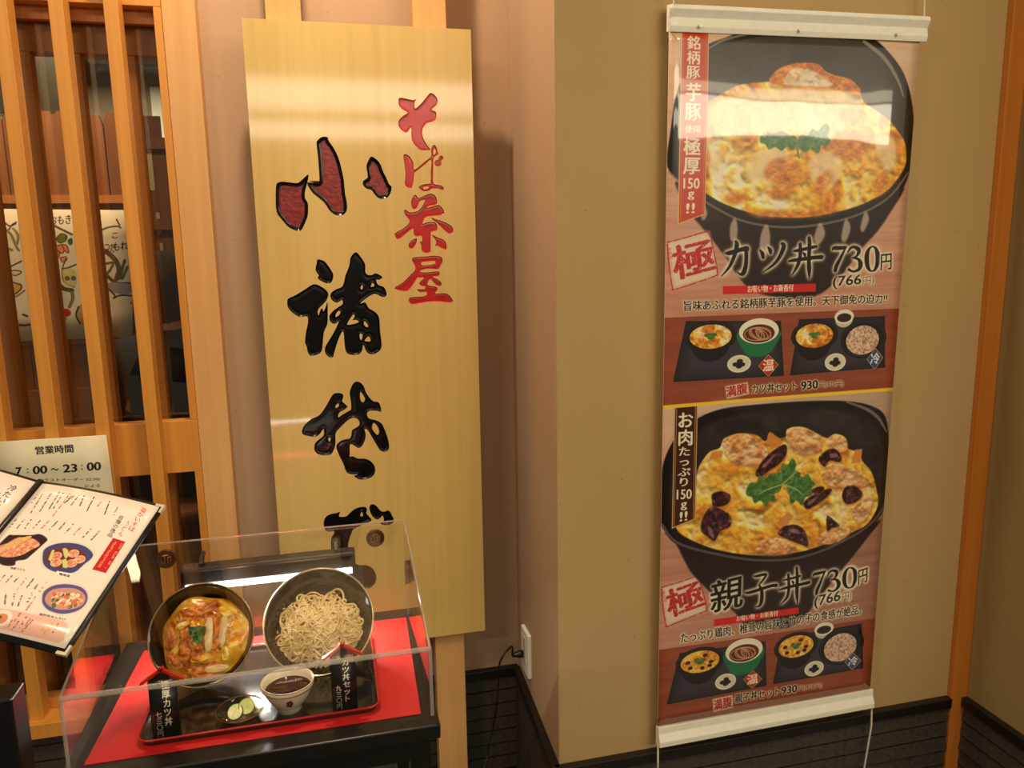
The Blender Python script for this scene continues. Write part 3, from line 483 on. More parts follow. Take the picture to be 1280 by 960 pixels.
    for q in ([(151.4,844.5),(180.0,834.1),(207.2,836.1),(235.2,850.8),(264.3,882.2),(251.5,906.9),(212.1,907.3),(172.6,896.7),(152.2,866.1)],[(307.9,834.3),(341.8,829.4),(379.2,845.0),(396.9,866.7),(386.1,891.9),(341.2,892.0),(311.6,867.6)],[(407.3,867.4),(431.2,852.5),(459.0,863.9),(465.0,890.6),(444.7,900.3),(418.6,883.2)],[(401.3,938.1),(446.2,923.0),(500.9,950.5),(524.3,979.5),(475.7,986.6),(417.8,969.9)],[(240.5,1112.2),(249.5,1086.4),(300.2,1084.3),(342.8,1112.1),(322.8,1125.3),(271.4,1123.4)],[(394.4,1102.2),(424.5,1078.2),(477.8,1079.9),(483.2,1096.1),(437.4,1114.7)],[(485.9,1041.7),(516.2,1015.5),(541.9,1012.1),(535.8,1046.6),(509.6,1073.4)]): shadow(q); c.tex(q,chick,True,1.0,.95)
    for q in ([(255.5,863.3),(266.1,834.9),(299.1,859.3),(289.8,873.2)],[(477.9,925.7),(486.1,892.3),(505.3,893.8),(503.2,924.0)],[(288.3,1048.7),(317.7,1025.0),(332.6,1036.0),(309.5,1066.1)],[(116.5,888.5),(123.6,871.1),(150.3,867.8),(148.9,883.9)],[(98.8,1003.4),(107.8,982.2),(116.3,1008.8)]): c.fill(q,(222,140,70),.9,.6)
    EGP=[(0,(30,12,18)),(.55,(70,34,40)),(.85,(110,66,70)),(1,(170,130,130))]
    def egp(h,w,x0,y0): return ramp(np.clip(fbm(h,w,10,3)*1.4-.2,0,1),EGP)
    for q in ([(126.5,965.6),(145.7,960.1),(167.4,967.6),(171.8,982.8),(156.6,994.3),(131.3,993.7),(126.9,978.5)],[(123.6,994.8),(147.1,1000.7),(173.2,1020.0),(172.1,1044.2),(148.8,1053.0),(135.8,1074.1),(117.8,1060.9),(101.9,1046.2),(105.0,1018.7)],[(232.6,927.4),(251.1,897.7),(280.0,876.1),(305.5,867.1),(308.7,889.4),(291.6,910.2),(262.4,926.2),(243.0,937.5)],[(391.2,907.2),(412.7,888.4),(435.6,888.3),(451.5,908.4),(445.9,919.2),(420.5,913.4),(408.9,927.5)],[(457.6,1000.3),(466.8,980.0),(492.3,980.4),(513.1,1001.6),(495.0,1019.3),(469.5,1020.7)],[(357.7,1006.1),(377.6,992.8),(408.1,982.3),(431.1,982.5),(409.5,1005.4),(373.1,1022.9),(360.4,1017.8)],[(293.6,1074.0),(309.1,1058.4),(339.9,1057.8),(363.6,1075.7),(374.0,1111.6),(352.8,1105.4),(321.0,1090.4)],[(420.4,1044.8),(438.0,1056.3),(456.1,1073.7),(434.9,1075.4),(422.7,1081.9)],[(376.7,977.6),(403.4,972.4),(408.1,982.3),(383.6,989.6)]): shadow(q); c.tex(q,egp,True,.5)
    for q in ([(119.1,1038.7),(129.1,1047.2),(133.6,1066.3),(121.6,1057.6)],[(319.8,1067.2),(340.4,1067.4),(351.4,1080.2),(330.6,1076.0)],[(246.0,915.6),(265.0,897.0),(280.5,887.2),(261.7,911.4)],[(419.6,898.3),(436.2,897.7),(442.9,905.8),(424.3,908.1)],[(368.1,1007.1),(392.3,996.1),(388.6,1003.4),(372.7,1015.2)]): c.fill(q,(190,150,150),.6,.8,True)
    for q in ([(210.4,964.2),(219.7,948.4),(235.5,947.9),(242.8,933.8),(259.0,940.8),(270.6,930.7),(287.2,943.2),(299.9,955.6),(294.8,973.8),(280.9,980.0),(285.7,995.5),(269.5,993.9),(262.1,1008.2),(247.3,991.8),(231.6,995.9),(224.9,980.4),(212.9,977.4)],[(283.4,948.5),(280.6,931.5),(296.6,929.2),(297.7,910.7),(314.0,913.9),(323.3,899.9),(334.2,913.8),(333.0,928.6),(347.7,937.3),(338.2,949.6),(324.2,954.0),(304.2,959.7)],[(312.3,960.4),(328.1,950.6),(335.5,938.1),(352.4,947.1),(364.2,938.7),(375.4,954.7),(386.4,967.1),(374.6,977.4),(379.7,993.0),(361.2,995.1),(354.0,1013.4),(338.9,1000.5),(325.0,1008.7),(319.8,987.4)]): c.tex(q,green,True,.5)
    c.strokes([[(300.1,959.3,5.40),(313.8,949.3,3.60),(335.2,932.5,3.61)],[(300.1,959.3,3.60),(264.3,967.3,3.59),(240.7,976.3,1.79)],[(304.2,959.7,3.60),(337.5,974.0,3.62),(354.8,990.7,1.82)]],(150,180,110))
    # titles again on top of the bowl
    c.strokes(t2,INK,CREAM,4.2); c.text('親',[(129.4,1248.7),(211.3,1239.2),(129.0,1169.8)],INK,CREAM,3.2,.02); c.text('円',[(516.1,1225.4),(541.0,1221.4),(514.6,1189.0)],INK,CREAM,2.8,.01)
    c.text('(766',[(398.1,1272.8),(468.7,1266.9),(398.2,1238.7)],INK,CREAM,2.8,.015); c.text('円)',[(473.1,1267.5),(499.2,1265.8),(473.5,1240.3)],(110,96,84),CREAM,1.6)
    c.fill([(139.8,1261.8),(357.1,1260.3),(357.9,1276.5),(140.3,1278.5)],(214,34,30)); c.text('お吸い物・お新香付',[(196.5,1274.4),(303.3,1274.1),(196.0,1260.6)],WT,bold=.02)
    c.text('たっぷり鶏肉、椎茸の旨味と竹の子の食感が絶品。',[(60.1,1309.0),(530.4,1302.6),(58.5,1283.6)],INK,CREAM,1.6,.012)
    # brown ribbon
    c.fill([(32.5,763.9),(87.3,763.9),(87.7,1018.8),(31.8,1035.1)],(70,30,22)); 
    for q in ([(32.5,763.9),(34.7,764.0),(34.1,1034.5),(31.8,1035.1)],[(85.1,763.8),(87.3,763.9),(87.7,1018.8),(85.4,1019.5)],[(31.8,1035.1),(87.7,1018.8),(87.6,1016.2),(31.7,1032.2)],[(37.3,764.2),(38.4,764.3),(37.9,1028.4),(36.8,1028.3)],[(81.5,765.3),(82.7,765.4),(83.0,1016.5),(81.8,1016.4)]): c.fill(q,(220,176,104))
    c.column('お肉',[(40.1,773.9),(79.2,775.6),(40.7,850.3)],WT,.035); c.column('たっぷり',[(42.8,850.5),(73.7,852.0),(43.0,941.6)],WT,.03)
    c.text('150',[(41.7,969.5),(77.8,971.1),(41.8,946.9)],WT,bold=.03); c.text('g',[(51.8,995.1),(67.0,995.6),(51.7,976.8)],WT,bold=.03); c.text('!!',[(49.5,1020.5),(68.5,1019.6),(50.1,998.5)],WT,bold=.03)
    c.fill([(-0.6,758.3),(581.8,753.5),(582.5,761.0),(-0.5,766.1)],(248,206,60))
    return c.image('poster_print')
# ------------------------------------------------------------------ the setting
def dado_tiles(parent,p0,p1,nrm,z1=.325,z0=0.0,L=4.0,h=.041,th=.012):
    """rows of thin dark tiles between p0 and p1 (2d), each a part; one shared mesh per length"""
    d=Vector((p1[0]-p0[0],p1[1]-p0[1],0)); Lt=d.length; d.normalize(); n=Vector((nrm[0],nrm[1],0)); cache={}; r=0; z=z1
    while z-h>z0-.001:
        s=0
        while s<Lt-.005:
            a=max(s,0); b=min(s+L,Lt); key=(round(b-a,3))
            if b-a>.012:
                if key not in cache:
                    w=b-a-.002; mb=MB(); mb.add([(0,0,0),(w,0,0),(w,0,h-.004),(0,0,h-.004),(.001,-th,.002),(w-.001,-th,.002),(w-.001,-th*.55,h-.005),(.001,-th*.55,h-.005)],[(0,3,2,1),(4,5,6,7),(0,1,5,4),(1,2,6,5),(2,3,7,6),(3,0,4,7)]); o=mb.build('tile','tile'); cache[key]=o.data
                else: o=bpy.data.objects.new('tile',cache[key]); COL.objects.link(o)
                p=Vector((p0[0],p0[1],0))+d*a
                ang=math.atan2(d.y,d.x); j=((r*7+int(a*10)*3)%5-2)*.0006
                o.matrix_world=Matrix.Translation((p.x+n.x*j,p.y+n.y*j,z-h))@Matrix.Rotation(ang,4,'Z'); o.parent=parent
            s+=L
        z-=h; r+=1
def wallbox(name,a,b,m): return struct(box(name,a,b,m))
fl=struct(box('floor',(-3,-4,-.05),(4.0,6.2,0),plain('floor_stone',(70,58,46),.35,scale=12,var=.15)))
wb=wallbox('wall_back',(-.245,1.944,.0),(.475,2.06,3.0),'plaster_warm_lit')
mb=MB(); mb.prism([(.4575,1.5,0),(1.56,1.5,0),(1.56,2.06,0),(.475,2.06,0),(.475,1.944,0)],(0,0,3.0)); wf=struct(mb.build('wall_front','plaster'))
# return face of the pier, warm lamp light put into its plaster colour
mb=MB(); mb.prism([(.4575,1.5005,0),(.4750,1.943,0),(.4735,1.943,0),(.4560,1.5005,0)],(0,0,3.0)); ws=struct(mb.build('wall_side','plaster_warm_lit'))
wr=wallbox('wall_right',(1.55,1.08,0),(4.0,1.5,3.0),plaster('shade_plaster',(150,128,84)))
tp=struct(MB().box((1.503,1.483,0),(1.5495,1.4995,3.0)).build('trim_1','trim',bevel=.0015))
for nm,p0,p1,nr,mk in (('baseboard_back',(-.245,1.944),(.468,1.944),(0,-1),None),('baseboard_window',(-1.3,1.885),(-.2455,1.885),(0,-1),None),('baseboard_side',(.4733,1.93),(.457,1.4885),(-1,0),None),('baseboard_front',(.4575,1.5),(1.503,1.5),(0,-1),None),('baseboard_right',(1.55,1.482),(1.55,1.082),(-1,0),None)):
    d=Vector((p1[0]-p0[0],p1[1]-p0[1],0)).normalized(); n=Vector((nr[0],nr[1],0)); T=.013
    a=Vector((p0[0],p0[1],0)); b=Vector((p1[0],p1[1],0)); e=.002
    mb=MB(); mb.prism([a,b,b+n*e,a+n*e],(0,0,.326)); base=struct(mb.build(nm,'joint'))
    z1=.325
    if nm!='baseboard_window':
        mb=MB(); ext=d*(T if nm!='baseboard_front' and nm!='baseboard_right' else 0); a2=a-(d*T if nm=='baseboard_front' else d*0)
        mb.prism([a2+Vector((0,0,.324)),b+Vector((0,0,.324)),b+n*(T+.006)+Vector((0,0,.324)),a2+n*(T+.006)+Vector((0,0,.324))],(0,0,.026)); o=mb.build('cap_rail','cap',base,bevel=.002)
    else: z1=.398
    dado_tiles(base,(a+n*e)[:2],(b+n*e)[:2],nr,z1)
# window wall below the lattice
wallbox('wall_window',(-1.3,1.885,0),(-.2455,2.0,.402),'joint')
win=bpy.data.objects.new('window_1',None); COL.objects.link(win); win.location=(-.75,1.89,.4); struct(win)
def wp(name,a,b,m,bev=.0012): return MB().box(a,b).build(name,m,win,bevel=bev)
for i in range(6):
    x=-.414-.1035*i
    wp('slat',(x,1.85,.4365),(x+.028,1.8945,3.0),'slat')
wp('post',(-.309,1.893,.4365),(-.2405,1.944,3.0),'pine')
wp('sill',(-1.3,1.828,.4005),(-.2405,1.944,.4365),'slat')
wp('header_rail',(-1.3,1.8955,2.030),(-.3095,1.93,2.10),'slat'); wp('header_stop',(-1.3,1.9305,2.002),(-.3095,1.948,2.10),'jamb')
wp('middle_rail',(-1.3,1.8955,.993),(-.3095,1.93,1.118),'slat'); wp('bottom_rail',(-1.3,1.8955,.4365),(-.3095,1.93,.462),'slat')
wp('stile',(-.3265,1.8955,.462),(-.3095,1.93,.993),'slat'); wp('stile',(-.3265,1.8955,1.118),(-.3095,1.93,2.03),'slat')
box('glass_pane',(-1.3,1.9495,.44),(-.3095,1.9535,2.9),'window',win)
for i in range(6):
    x=-.414-.1035*i+(.0,-.008,-.004,0,0,0)[i]
    wp('inner_bar',(x,1.966,.44),(x+.028,2.0,1.944),'jamb')
wp('inner_header',(-1.3,1.966,1.9445),(-.27,2.0,2.08),'jamb')
# lower obscured pane
ob=plain('obscured_glass',(62,58,52),.35,var=.45,scale=140); box('lower_pane',(-1.3,2.004,.44),(-.27,2.010,.78),ob,win)
# ------------------------------------------------------------------ dining room behind the glass
wallbox('wall_interior_far',(-3,5.2,0),(.5,5.3,3.0),plaster('far_plaster',(150,132,104)))
wallbox('wall_interior_right',(-.2,2.07,0),(-.1,5.2,3.0),plaster('inner_plaster',(128,104,74)))
wallbox('ceiling_interior',(-3,2.07,2.62),(-.2,5.2,2.7),plaster('inner_ceiling',(170,150,118)))
struct(box('beam_interior',(-3,2.55,2.085),(-.2,2.65,2.22),'jamb'))
scr=root('plank_screen',(-1.2,3.26,0),'brown plank screen with notched top edge inside the dining room behind the lattice','screen')
zt=2.02
for i in range(15):
    x=-2.0+i*.112
    if x>-.70: break
    mb=MB(); w=.108; hh=zt+(.012 if i%2 else 0)
    mb.prism([(x,3.26,0),(x+w,3.26,0),(x+w,3.26,hh-.03),(x+w-.012,3.26,hh),(x+w*.62,3.26,hh),(x+w*.56,3.26,hh-.01),(x+w*.44,3.26,hh-.01),(x+w*.38,3.26,hh),(x+.012,3.26,hh),(x,3.26,hh-.03)],(0,.02,0)); mb.build('plank','panel',scr)
for z in (1.70,1.175): box('rail',(-2.0,3.235,z),(-.668,3.2595,z+.03),'jamb',scr)
box('lower_panel',(-2.0,3.238,0),(-.9,3.2595,1.0),'panel',scr)
tp2=MB().box((-2.0,3.30,2.03),(-.90,3.32,2.61)); struct(tp2.build('transom_interior',plain('olive_dark_glass',(52,50,34),.3)))
# timber framed opening and lit notice at the back right
fr=root('timber_door_frame',(-.66,3.9,0),'slim brown timber frame standing right of the plank screen inside','frame')
for x in (-.80,-.62): box('stile',(x,3.88,0),(x+.035,3.92,2.3),'panel',fr)
for z in (1.62,1.98): box('cross_rail',(-.765,3.885,z),(-.62,3.915,z+.05),'panel',fr)
MB().box((-.82,3.93,0),(-.690,3.95,2.13)).build('side_panel','panel',fr); MB().box((-.690,3.93,0),(-.50,3.95,2.01)).build('side_panel','panel',fr)
for a,b,zz,z2 in ((-.757,-.735,1.80,1.98),(-.742,-.726,1.60,1.70),(-.738,-.724,1.40,1.56)): box('cream_pane',(a,3.922,zz),(b,3.929,z2),plain('cream_pane',(214,196,140),.4),fr)
hd=box('hanging_notice',(-.950,5.188,2.15),(-.78,5.198,2.50),plain('notice_paper',(250,244,220),.6)); tag(hd,'bright white paper notice hanging high at the back of the dining room','notice')
# painted cloth
def paint_banner():
    c=Canvas(960,500,.8,(222,206,182)); n=fbm(c.H,c.W,40,3)[...,None]; c.a=c.a*(.94+.1*n)
    K=(54,40,36); G=(96,108,54); O=(214,128,92); Y=(196,150,56)
    def S(L,w,col): c.strokes([[(*p,w) for p in L]],col)
    # first gap
    S([(487.6,48.2),(503.4,51.3),(518.2,63.3),(538.2,54.5)],5,K); S([(497.0,60.1),(511.1,78.1),(523.9,60.4),(541.5,48.6)],4,K); S([(505.7,78.1),(519.9,96.1),(531.4,138.2),(538.2,150.4)],9,(120,118,60)); S([(485.4,113.6),(498.8,137.7),(516.4,150.0)],9,(120,118,60)); S([(528.0,72.3),(541.6,96.4),(535.4,126.3)],9,(130,126,66))
    S([(489.8,215.9),(512.9,204.3),(541.9,189.7)],5,K); S([(493.8,228.1),(516.3,222.5),(537.5,229.0),(519.7,240.8),(498.2,237.3)],4,K); c.fill([(487.6,282.6),(530.3,268.5),(529.2,292.9),(506.5,308.8),(490.6,304.1)],Y,.9,0,True); S([(490.0,261.4),(511.1,268.0),(530.9,277.7),(527.5,292.9),(506.5,308.8),(490.4,305.9)],5,K); S([(490.8,325.5),(516.9,314.0),(540.9,296.3)],6,(110,104,104))
    c.fill([(490.1,356.2),(505.8,362.9),(505.8,387.6),(489.9,405.6)],Y,.9,0,True); S([(510.0,423.7),(526.4,425.6),(543.4,423.1)],8,K); S([(525.4,385.2),(538.5,391.9)],8,K)
    # middle gap
    c.text('おもき',[(649.7,61.4),(719.7,56.0),(653.2,28.4)],K,bold=.02); c.text('と',[(653.0,91.6),(665.9,90.5),(654.7,76.5)],K)
    S([(653.1,55.4),(676.4,70.7),(718.4,95.3)],8,(92,72,58)); c.fill([(663.9,109.8),(682.5,91.9),(701.2,99.4),(693.5,119.3),(673.4,125.1)],G,1,0,True); S([(663.9,109.8),(682.5,91.9),(701.2,99.4),(693.5,119.3),(673.4,125.1),(663.9,109.8)],3,K); c.fill([(702.2,116.4),(717.1,107.5),(717.7,128.8),(706.0,133.5)],(60,84,46),1,0,True)
    for q in ([(657.8,140.1),(681.1,131.3),(687.8,146.6),(677.5,164.8)],[(681.1,131.3),(697.4,135.8),(700.2,162.1),(688.7,154.0)],[(654.1,149.2),(669.8,158.5),(664.9,178.0),(653.6,179.6)],[(670.3,179.9),(690.3,176.0),(690.6,189.5),(675.4,195.3)]): c.fill(q,O,1,0,True); S(q+[q[0]],3,K)
    S([(689.6,183.3),(672.2,225.9),(674.9,269.1),(706.8,288.5)],4,K); S([(677.3,219.9),(700.4,214.2),(721.0,205.4)],5,K); c.fill([(674.2,222.9),(716.0,226.9),(713.1,282.5),(681.7,284.7),(672.8,262.9)],(190,178,100),.8,0,True); c.ell([(685.9,255.8)][0],9,9,(120,70,60)); c.ell([(707.3,256.3)][0],9,9,(70,90,120))
    S([(654.6,274.8),(669.5,293.7),(697.0,300.7)],16,(58,66,40)); S([(696.4,306.9),(696.6,331.8),(682.1,362.5)],12,(98,110,70)); c.ell([(664.5,330.8)][0],22,30,(196,190,184)); c.fill([(655.3,374.2),(672.9,368.5),(685.8,381.5),(678.5,396.9),(661.5,396.3)],(168,34,42),1,0,True); S([(661.5,396.3),(668.7,409.1)],3,K); c.fill([(710.4,363.5),(730.9,357.9),(723.9,426.9),(710.3,420.1),(703.2,394.6)],(180,140,80),1,0,True); S([(713.2,363.6),(701.5,394.6),(712.5,426.5)],6,K)
    # right gap
    S([(815.5,84.2),(839.5,72.2),(874.3,66.4),(888.1,72.6)],6,(80,64,56)); S([(876.7,41.9),(885.0,63.4)],5,K); c.text('こ',[(853.9,112.2),(874.8,109.4),(855.8,92.5)],K,bold=.03); c.text('もれ',[(854.0,158.4),(906.5,153.1),(855.8,127.6)],K,bold=.02); c.text('つだ',[(825.6,154.9),(859.1,164.7),(828.7,124.2)],K,bold=.02)
    S([(819.9,154.8),(841.3,170.6),(861.6,198.9),(867.3,230.2),(855.6,261.2)],18,(92,70,56)); S([(826.5,204.4),(849.8,201.8),(835.6,229.5),(822.2,247.9),(842.8,273.4)],9,(96,84,52)); S([(867.2,261.4),(883.5,211.8),(891.1,193.2)],10,(70,84,46)); S([(875.9,261.6),(897.4,218.3)],10,(80,96,54)); S([(822.2,247.9),(854.1,276.8),(900.2,281.1)],12,(84,70,52))
    c.fill([(822.4,276.0),(905.8,284.4),(896.7,318.9),(861.7,319.1),(828.3,304.3)],(140,134,146),1,0,True); S([(817.7,294.6),(843.8,323.7),(836.9,334.8),(861.2,324.2),(901.8,326.6)],6,K); c.ell([(898.1,353.8)][0],4,4,(180,60,90))
    return c.image('painted_cloth_print')
bn=uvquad('painted_cloth',[(-1.62,3.2,1.56+.125),(-.6830,3.2,1.56+.112),(-.7300,3.2,1.195),(-1.62,3.2,1.195)],[(0,(500-0)/500) ,(1,1),(1,0),(0,0)],imgmat('painted_cloth',paint_banner(),.9,.1),None,10,5,lambda a,b:.003*math.sin(a*14))
for p in bn.data.polygons:
    for li in p.loop_indices:
        v=bn.data.vertices[bn.data.loops[li].vertex_index].co; bn.data.uv_layers[0].data[li].uv=((v.x+1.62)*1000/960,1-(1.68-v.z)*1000/500)
tag(bn,'white cloth with ink and colour paintings of fruit, pots and trees behind the lattice','wall hanging')
# ------------------------------------------------------------------ guest seen from behind
def skin_mesh(name,joints,edges,m,parent,sub=2,rootv=0):
    me=bpy.data.meshes.new(name); me.from_pydata([j[:3] for j in joints],edges,[]); o=bpy.data.objects.new(name,me); COL.objects.link(o)
    sk=o.modifiers.new('skin','SKIN'); sk.use_smooth_shade=True
    for v,j in zip(me.skin_vertices[0].data,joints): v.radius=(j[3],j[4] if len(j)>4 else j[3])
    me.skin_vertices[0].data[rootv].use_root=True
    ss=o.modifiers.new('sub','SUBSURF'); ss.levels=sub; ss.render_levels=sub
    me.materials.append(M[m] if isinstance(m,str) else m)
    if parent: o.parent=parent; o.matrix_parent_inverse=parent.matrix_basis.inverted()
    return o
px,py=-.560,2.95
per=root('person',(px,py,0),'person seen from behind in a black top, dark hair, seated behind the lattice','person')
SK=plain('skin',(196,140,108),.55); CL=plain('black_cloth',(20,19,22),.85); HR=plain('dark_hair',(46,32,24),.8,spec=.15,var=.4,scale=200)
J=[(px,py,.74,.15,.12),(px,py,.90,.13,.10),(px,py-.01,1.05,.15,.105),(px,py,1.155,.15,.09),(px,py+.005,1.215,.06,.055),(px,py+.01,1.29,.052,.052),(px,py+.015,1.345,.072,.08),(px,py+.02,1.41,.078,.09),(px,py+.02,1.455,.055,.06),
   (px-.165,py,1.155,.062),(px-.235,py+.04,.93,.048),(px-.16,py+.13,.86,.035),(px-.12,py+.20,.87,.03),
   (px+.165,py,1.155,.062),(px+.235,py+.04,.93,.048),(px+.16,py+.13,.86,.035),(px+.12,py+.20,.87,.03),
   (px-.09,py+.02,.70,.085),(px-.22,py+.17,.68,.065),(px-.23,py+.16,.34,.045),(px-.23,py+.10,.12,.035),(px-.23,py+.20,.08,.03),
   (px+.09,py+.02,.70,.085),(px+.22,py+.17,.68,.065),(px+.23,py+.16,.34,.045),(px+.23,py+.10,.12,.035),(px+.23,py+.20,.08,.03)]
Ed=[(0,1),(1,2),(2,3),(3,4),(4,5),(5,6),(6,7),(7,8),(3,9),(9,10),(10,11),(11,12),(3,13),(13,14),(14,15),(15,16),(0,17),(17,18),(18,19),(19,20),(20,21),(0,22),(22,23),(23,24),(24,25),(25,26)]
bd=skin_mesh('body',J,Ed,SK,per)
bpy.context.view_layer.update(); bme=bpy.data.meshes.new_from_object(bd.evaluated_get(bpy.context.evaluated_depsgraph_get())); bd.modifiers.clear(); bd.data=bme
def shell(name,test,off,m):
    bm=bmesh.new(); bm.from_mesh(bme); bm.normal_update()
    for v in bm.verts: v.co+=v.normal*off
    bmesh.ops.delete(bm,geom=[f for f in bm.faces if not test(f.calc_center_median())],context='FACES')
    me=bpy.data.meshes.new(name); bm.to_mesh(me); bm.free(); me.materials.clear(); me.materials.append(m); me.polygons.foreach_set('use_smooth',[True]*len(me.polygons))
    o=bpy.data.objects.new(name,me); COL.objects.link(o); o.parent=per; o.matrix_parent_inverse=per.matrix_basis.inverted()
shell('black_top',lambda c:.72<c.z<1.245 and c.y<py+.155,.010,CL)
shell('trousers',lambda c:.14<c.z<=.80,.008,CL)
bm=bmesh.new(); bmesh.ops.create_uvsphere(bm,u_segments=28,v_segments=20,radius=1)
for v in bm.verts:
    n=v.co.copy(); fz=1.0; v.co=Vector((n.x*.100,n.y*.116,n.z*.135))
    if n.z<0: v.co.x*=1-.12*n.z*n.z
    if n.y>.35: v.co.y*=.8
    v.co+=Vector((px,py+.012,1.385))+Vector((math.sin(n.x*30+n.z*4)*.002,0,math.sin(n.x*22)*.002))
me=bpy.data.meshes.new('hair'); bm.to_mesh(me); bm.free(); me.polygons.foreach_set('use_smooth',[True]*len(me.polygons)); me.materials.append(HR)
o=bpy.data.objects.new('hair',me); COL.objects.link(o); o.parent=per; o.matrix_parent_inverse=per.matrix_basis.inverted()
st=root('stool',(px,py,0),'dark round stool the person in black sits on','stool')
MB().lathe([(0,.56),(.16,.56),(.17,.575),(.17,.60),(.15,.615),(0,.615)],24,Matrix.Translation((px,py,0))).build('seat','panel',st,True)
for k in range(4):
    a=math.pi/4+k*math.pi/2; MB().tube([(px+.11*math.cos(a),py+.11*math.sin(a),.56),(px+.16*math.cos(a),py+.16*math.sin(a),.0)],.014).build('leg','panel',st)
# ------------------------------------------------------------------ hours notice
def paint_hours():
    c=Canvas(232,300,3.2,(214,208,180)); K=(30,22,30)
    c.text('営業時間',[(81.1,41.2),(157.3,42.0),(80.7,22.3)],K,bold=.05)
    c.text('7',[(36.5,85.2),(48.6,85.2),(38.2,66.5)],K,bold=.05); 
    for q in ([(61.4,71.9)][0],[(60.9,79.8)][0],[(169.9,73.0)][0],[(169.7,81.1)][0]): c.ell(q,1.5,1.5,K)
    for a,b in (('00',[(70.3,85.2),(99.5,85.4),(71.8,66.4)]),('23',[(130.5,86.5),(159.8,86.7),(131.5,67.5)]),('00',[(178.6,86.9),(208.1,87.3),(179.9,66.9)])): c.text(a,b,K,bold=.045)
    c.strokes([[(107.7,78.1,1.77),(111.6,75.2,2.66),(115.0,77.3,2.66),(118.4,79.0,2.67),(122.3,76.1,1.56)]],K)
    c.text('(ラストオーダー 22:30)',[(86.5,104.3),(203.2,111.9),(86.6,96.0)],K,bold=.01); c.text('による',[(171.2,124.4),(201.8,125.8),(171.9,117.5)],K,bold=.01)
    return c.image('hours_notice_print')
hn=uvquad('opening_hours_notice',[(-.72,1.838,1.1075),(-.4950,1.838,1.1070),(-.4885,1.838,.815),(-.72,1.838,.815)],[(0,1)]*4,[imgmat('hours_paper',paint_hours(),.5,.3),'white_plastic'],None,4,4,None,.006)
for p in hn.data.polygons:
    for li in p.loop_indices:
        v=hn.data.vertices[hn.data.loops[li].vertex_index].co; hn.data.uv_layers[0].data[li].uv=((v.x+.72)*1000/232,1-(1.115-v.z)*1000/300)
tag(hn,'cream opening hours notice reading 7:00 to 23:00 fixed to the lattice slats','notice')
# ------------------------------------------------------------------ sign posts and carved board
for i,(x0,x1,lb) in enumerate(((-.092,-.017,'pale timber post behind the left side of the carved sign board'),(.228,.3045,'pale timber post behind the right side of the carved sign board, visible below it'))):
    tag(box('timber_post',(x0,1.852,0),(x1,1.90,3.0),'pine',bevel=.0015),lb,'post','posts carrying the carved sign')
GL=[]  # (outer, holes, kind)
c1='xs'
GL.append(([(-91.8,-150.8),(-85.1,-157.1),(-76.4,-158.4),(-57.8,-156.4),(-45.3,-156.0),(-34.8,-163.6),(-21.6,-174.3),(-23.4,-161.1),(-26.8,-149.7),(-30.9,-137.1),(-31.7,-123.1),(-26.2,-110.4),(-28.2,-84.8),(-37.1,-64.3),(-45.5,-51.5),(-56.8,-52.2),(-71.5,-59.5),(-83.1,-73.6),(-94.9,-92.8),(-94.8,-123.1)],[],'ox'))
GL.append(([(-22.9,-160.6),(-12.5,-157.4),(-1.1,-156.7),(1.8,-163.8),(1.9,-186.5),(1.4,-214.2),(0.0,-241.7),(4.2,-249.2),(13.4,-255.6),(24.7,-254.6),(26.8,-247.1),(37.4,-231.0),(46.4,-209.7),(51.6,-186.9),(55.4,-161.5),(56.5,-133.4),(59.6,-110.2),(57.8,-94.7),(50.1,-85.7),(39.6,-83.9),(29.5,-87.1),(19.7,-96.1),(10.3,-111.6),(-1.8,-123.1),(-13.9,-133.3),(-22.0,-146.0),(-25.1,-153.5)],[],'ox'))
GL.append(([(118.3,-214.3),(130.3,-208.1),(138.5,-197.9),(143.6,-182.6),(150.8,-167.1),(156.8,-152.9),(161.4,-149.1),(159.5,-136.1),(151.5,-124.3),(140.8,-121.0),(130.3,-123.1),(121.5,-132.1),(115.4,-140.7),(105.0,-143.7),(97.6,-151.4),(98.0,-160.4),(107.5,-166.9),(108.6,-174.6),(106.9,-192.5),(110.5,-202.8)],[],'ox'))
GL.append(([(-12.1,12.8),(1.6,17.0),(8.5,25.2),(15.3,35.9),(20.1,46.6),(19.2,57.2),(13.6,66.8),(4.6,67.4),(-6.9,62.0),(-14.5,54.9),(-11.5,48.9),(-17.5,39.7),(-17.5,30.7),(-14.9,21.8)],[],'bk'))
GL.append(([(-82.2,99.8),(-64.7,91.9),(-46.4,81.2),(-25.1,68.8),(-10.5,73.1),(2.3,82.6),(6.8,91.8),(4.2,102.4),(-3.9,112.9),(-16.5,124.7),(-19.1,133.8),(-17.4,140.0),(-12.1,126.4),(-8.2,125.0),(-6.4,131.2),(-1.5,123.7),(4.3,110.1),(3.0,139.2),(0.9,160.7),(-7.6,178.9),(-11.3,200.4),(-14.5,220.5),(-22.5,229.5),(-39.3,233.3),(-46.3,225.2),(-48.4,211.2),(-51.3,200.2),(-47.8,177.2),(-42.9,159.0),(-42.7,142.1),(-59.0,142.5),(-73.2,133.4),(-83.5,120.9),(-84.9,110.3)],[],'bk'))
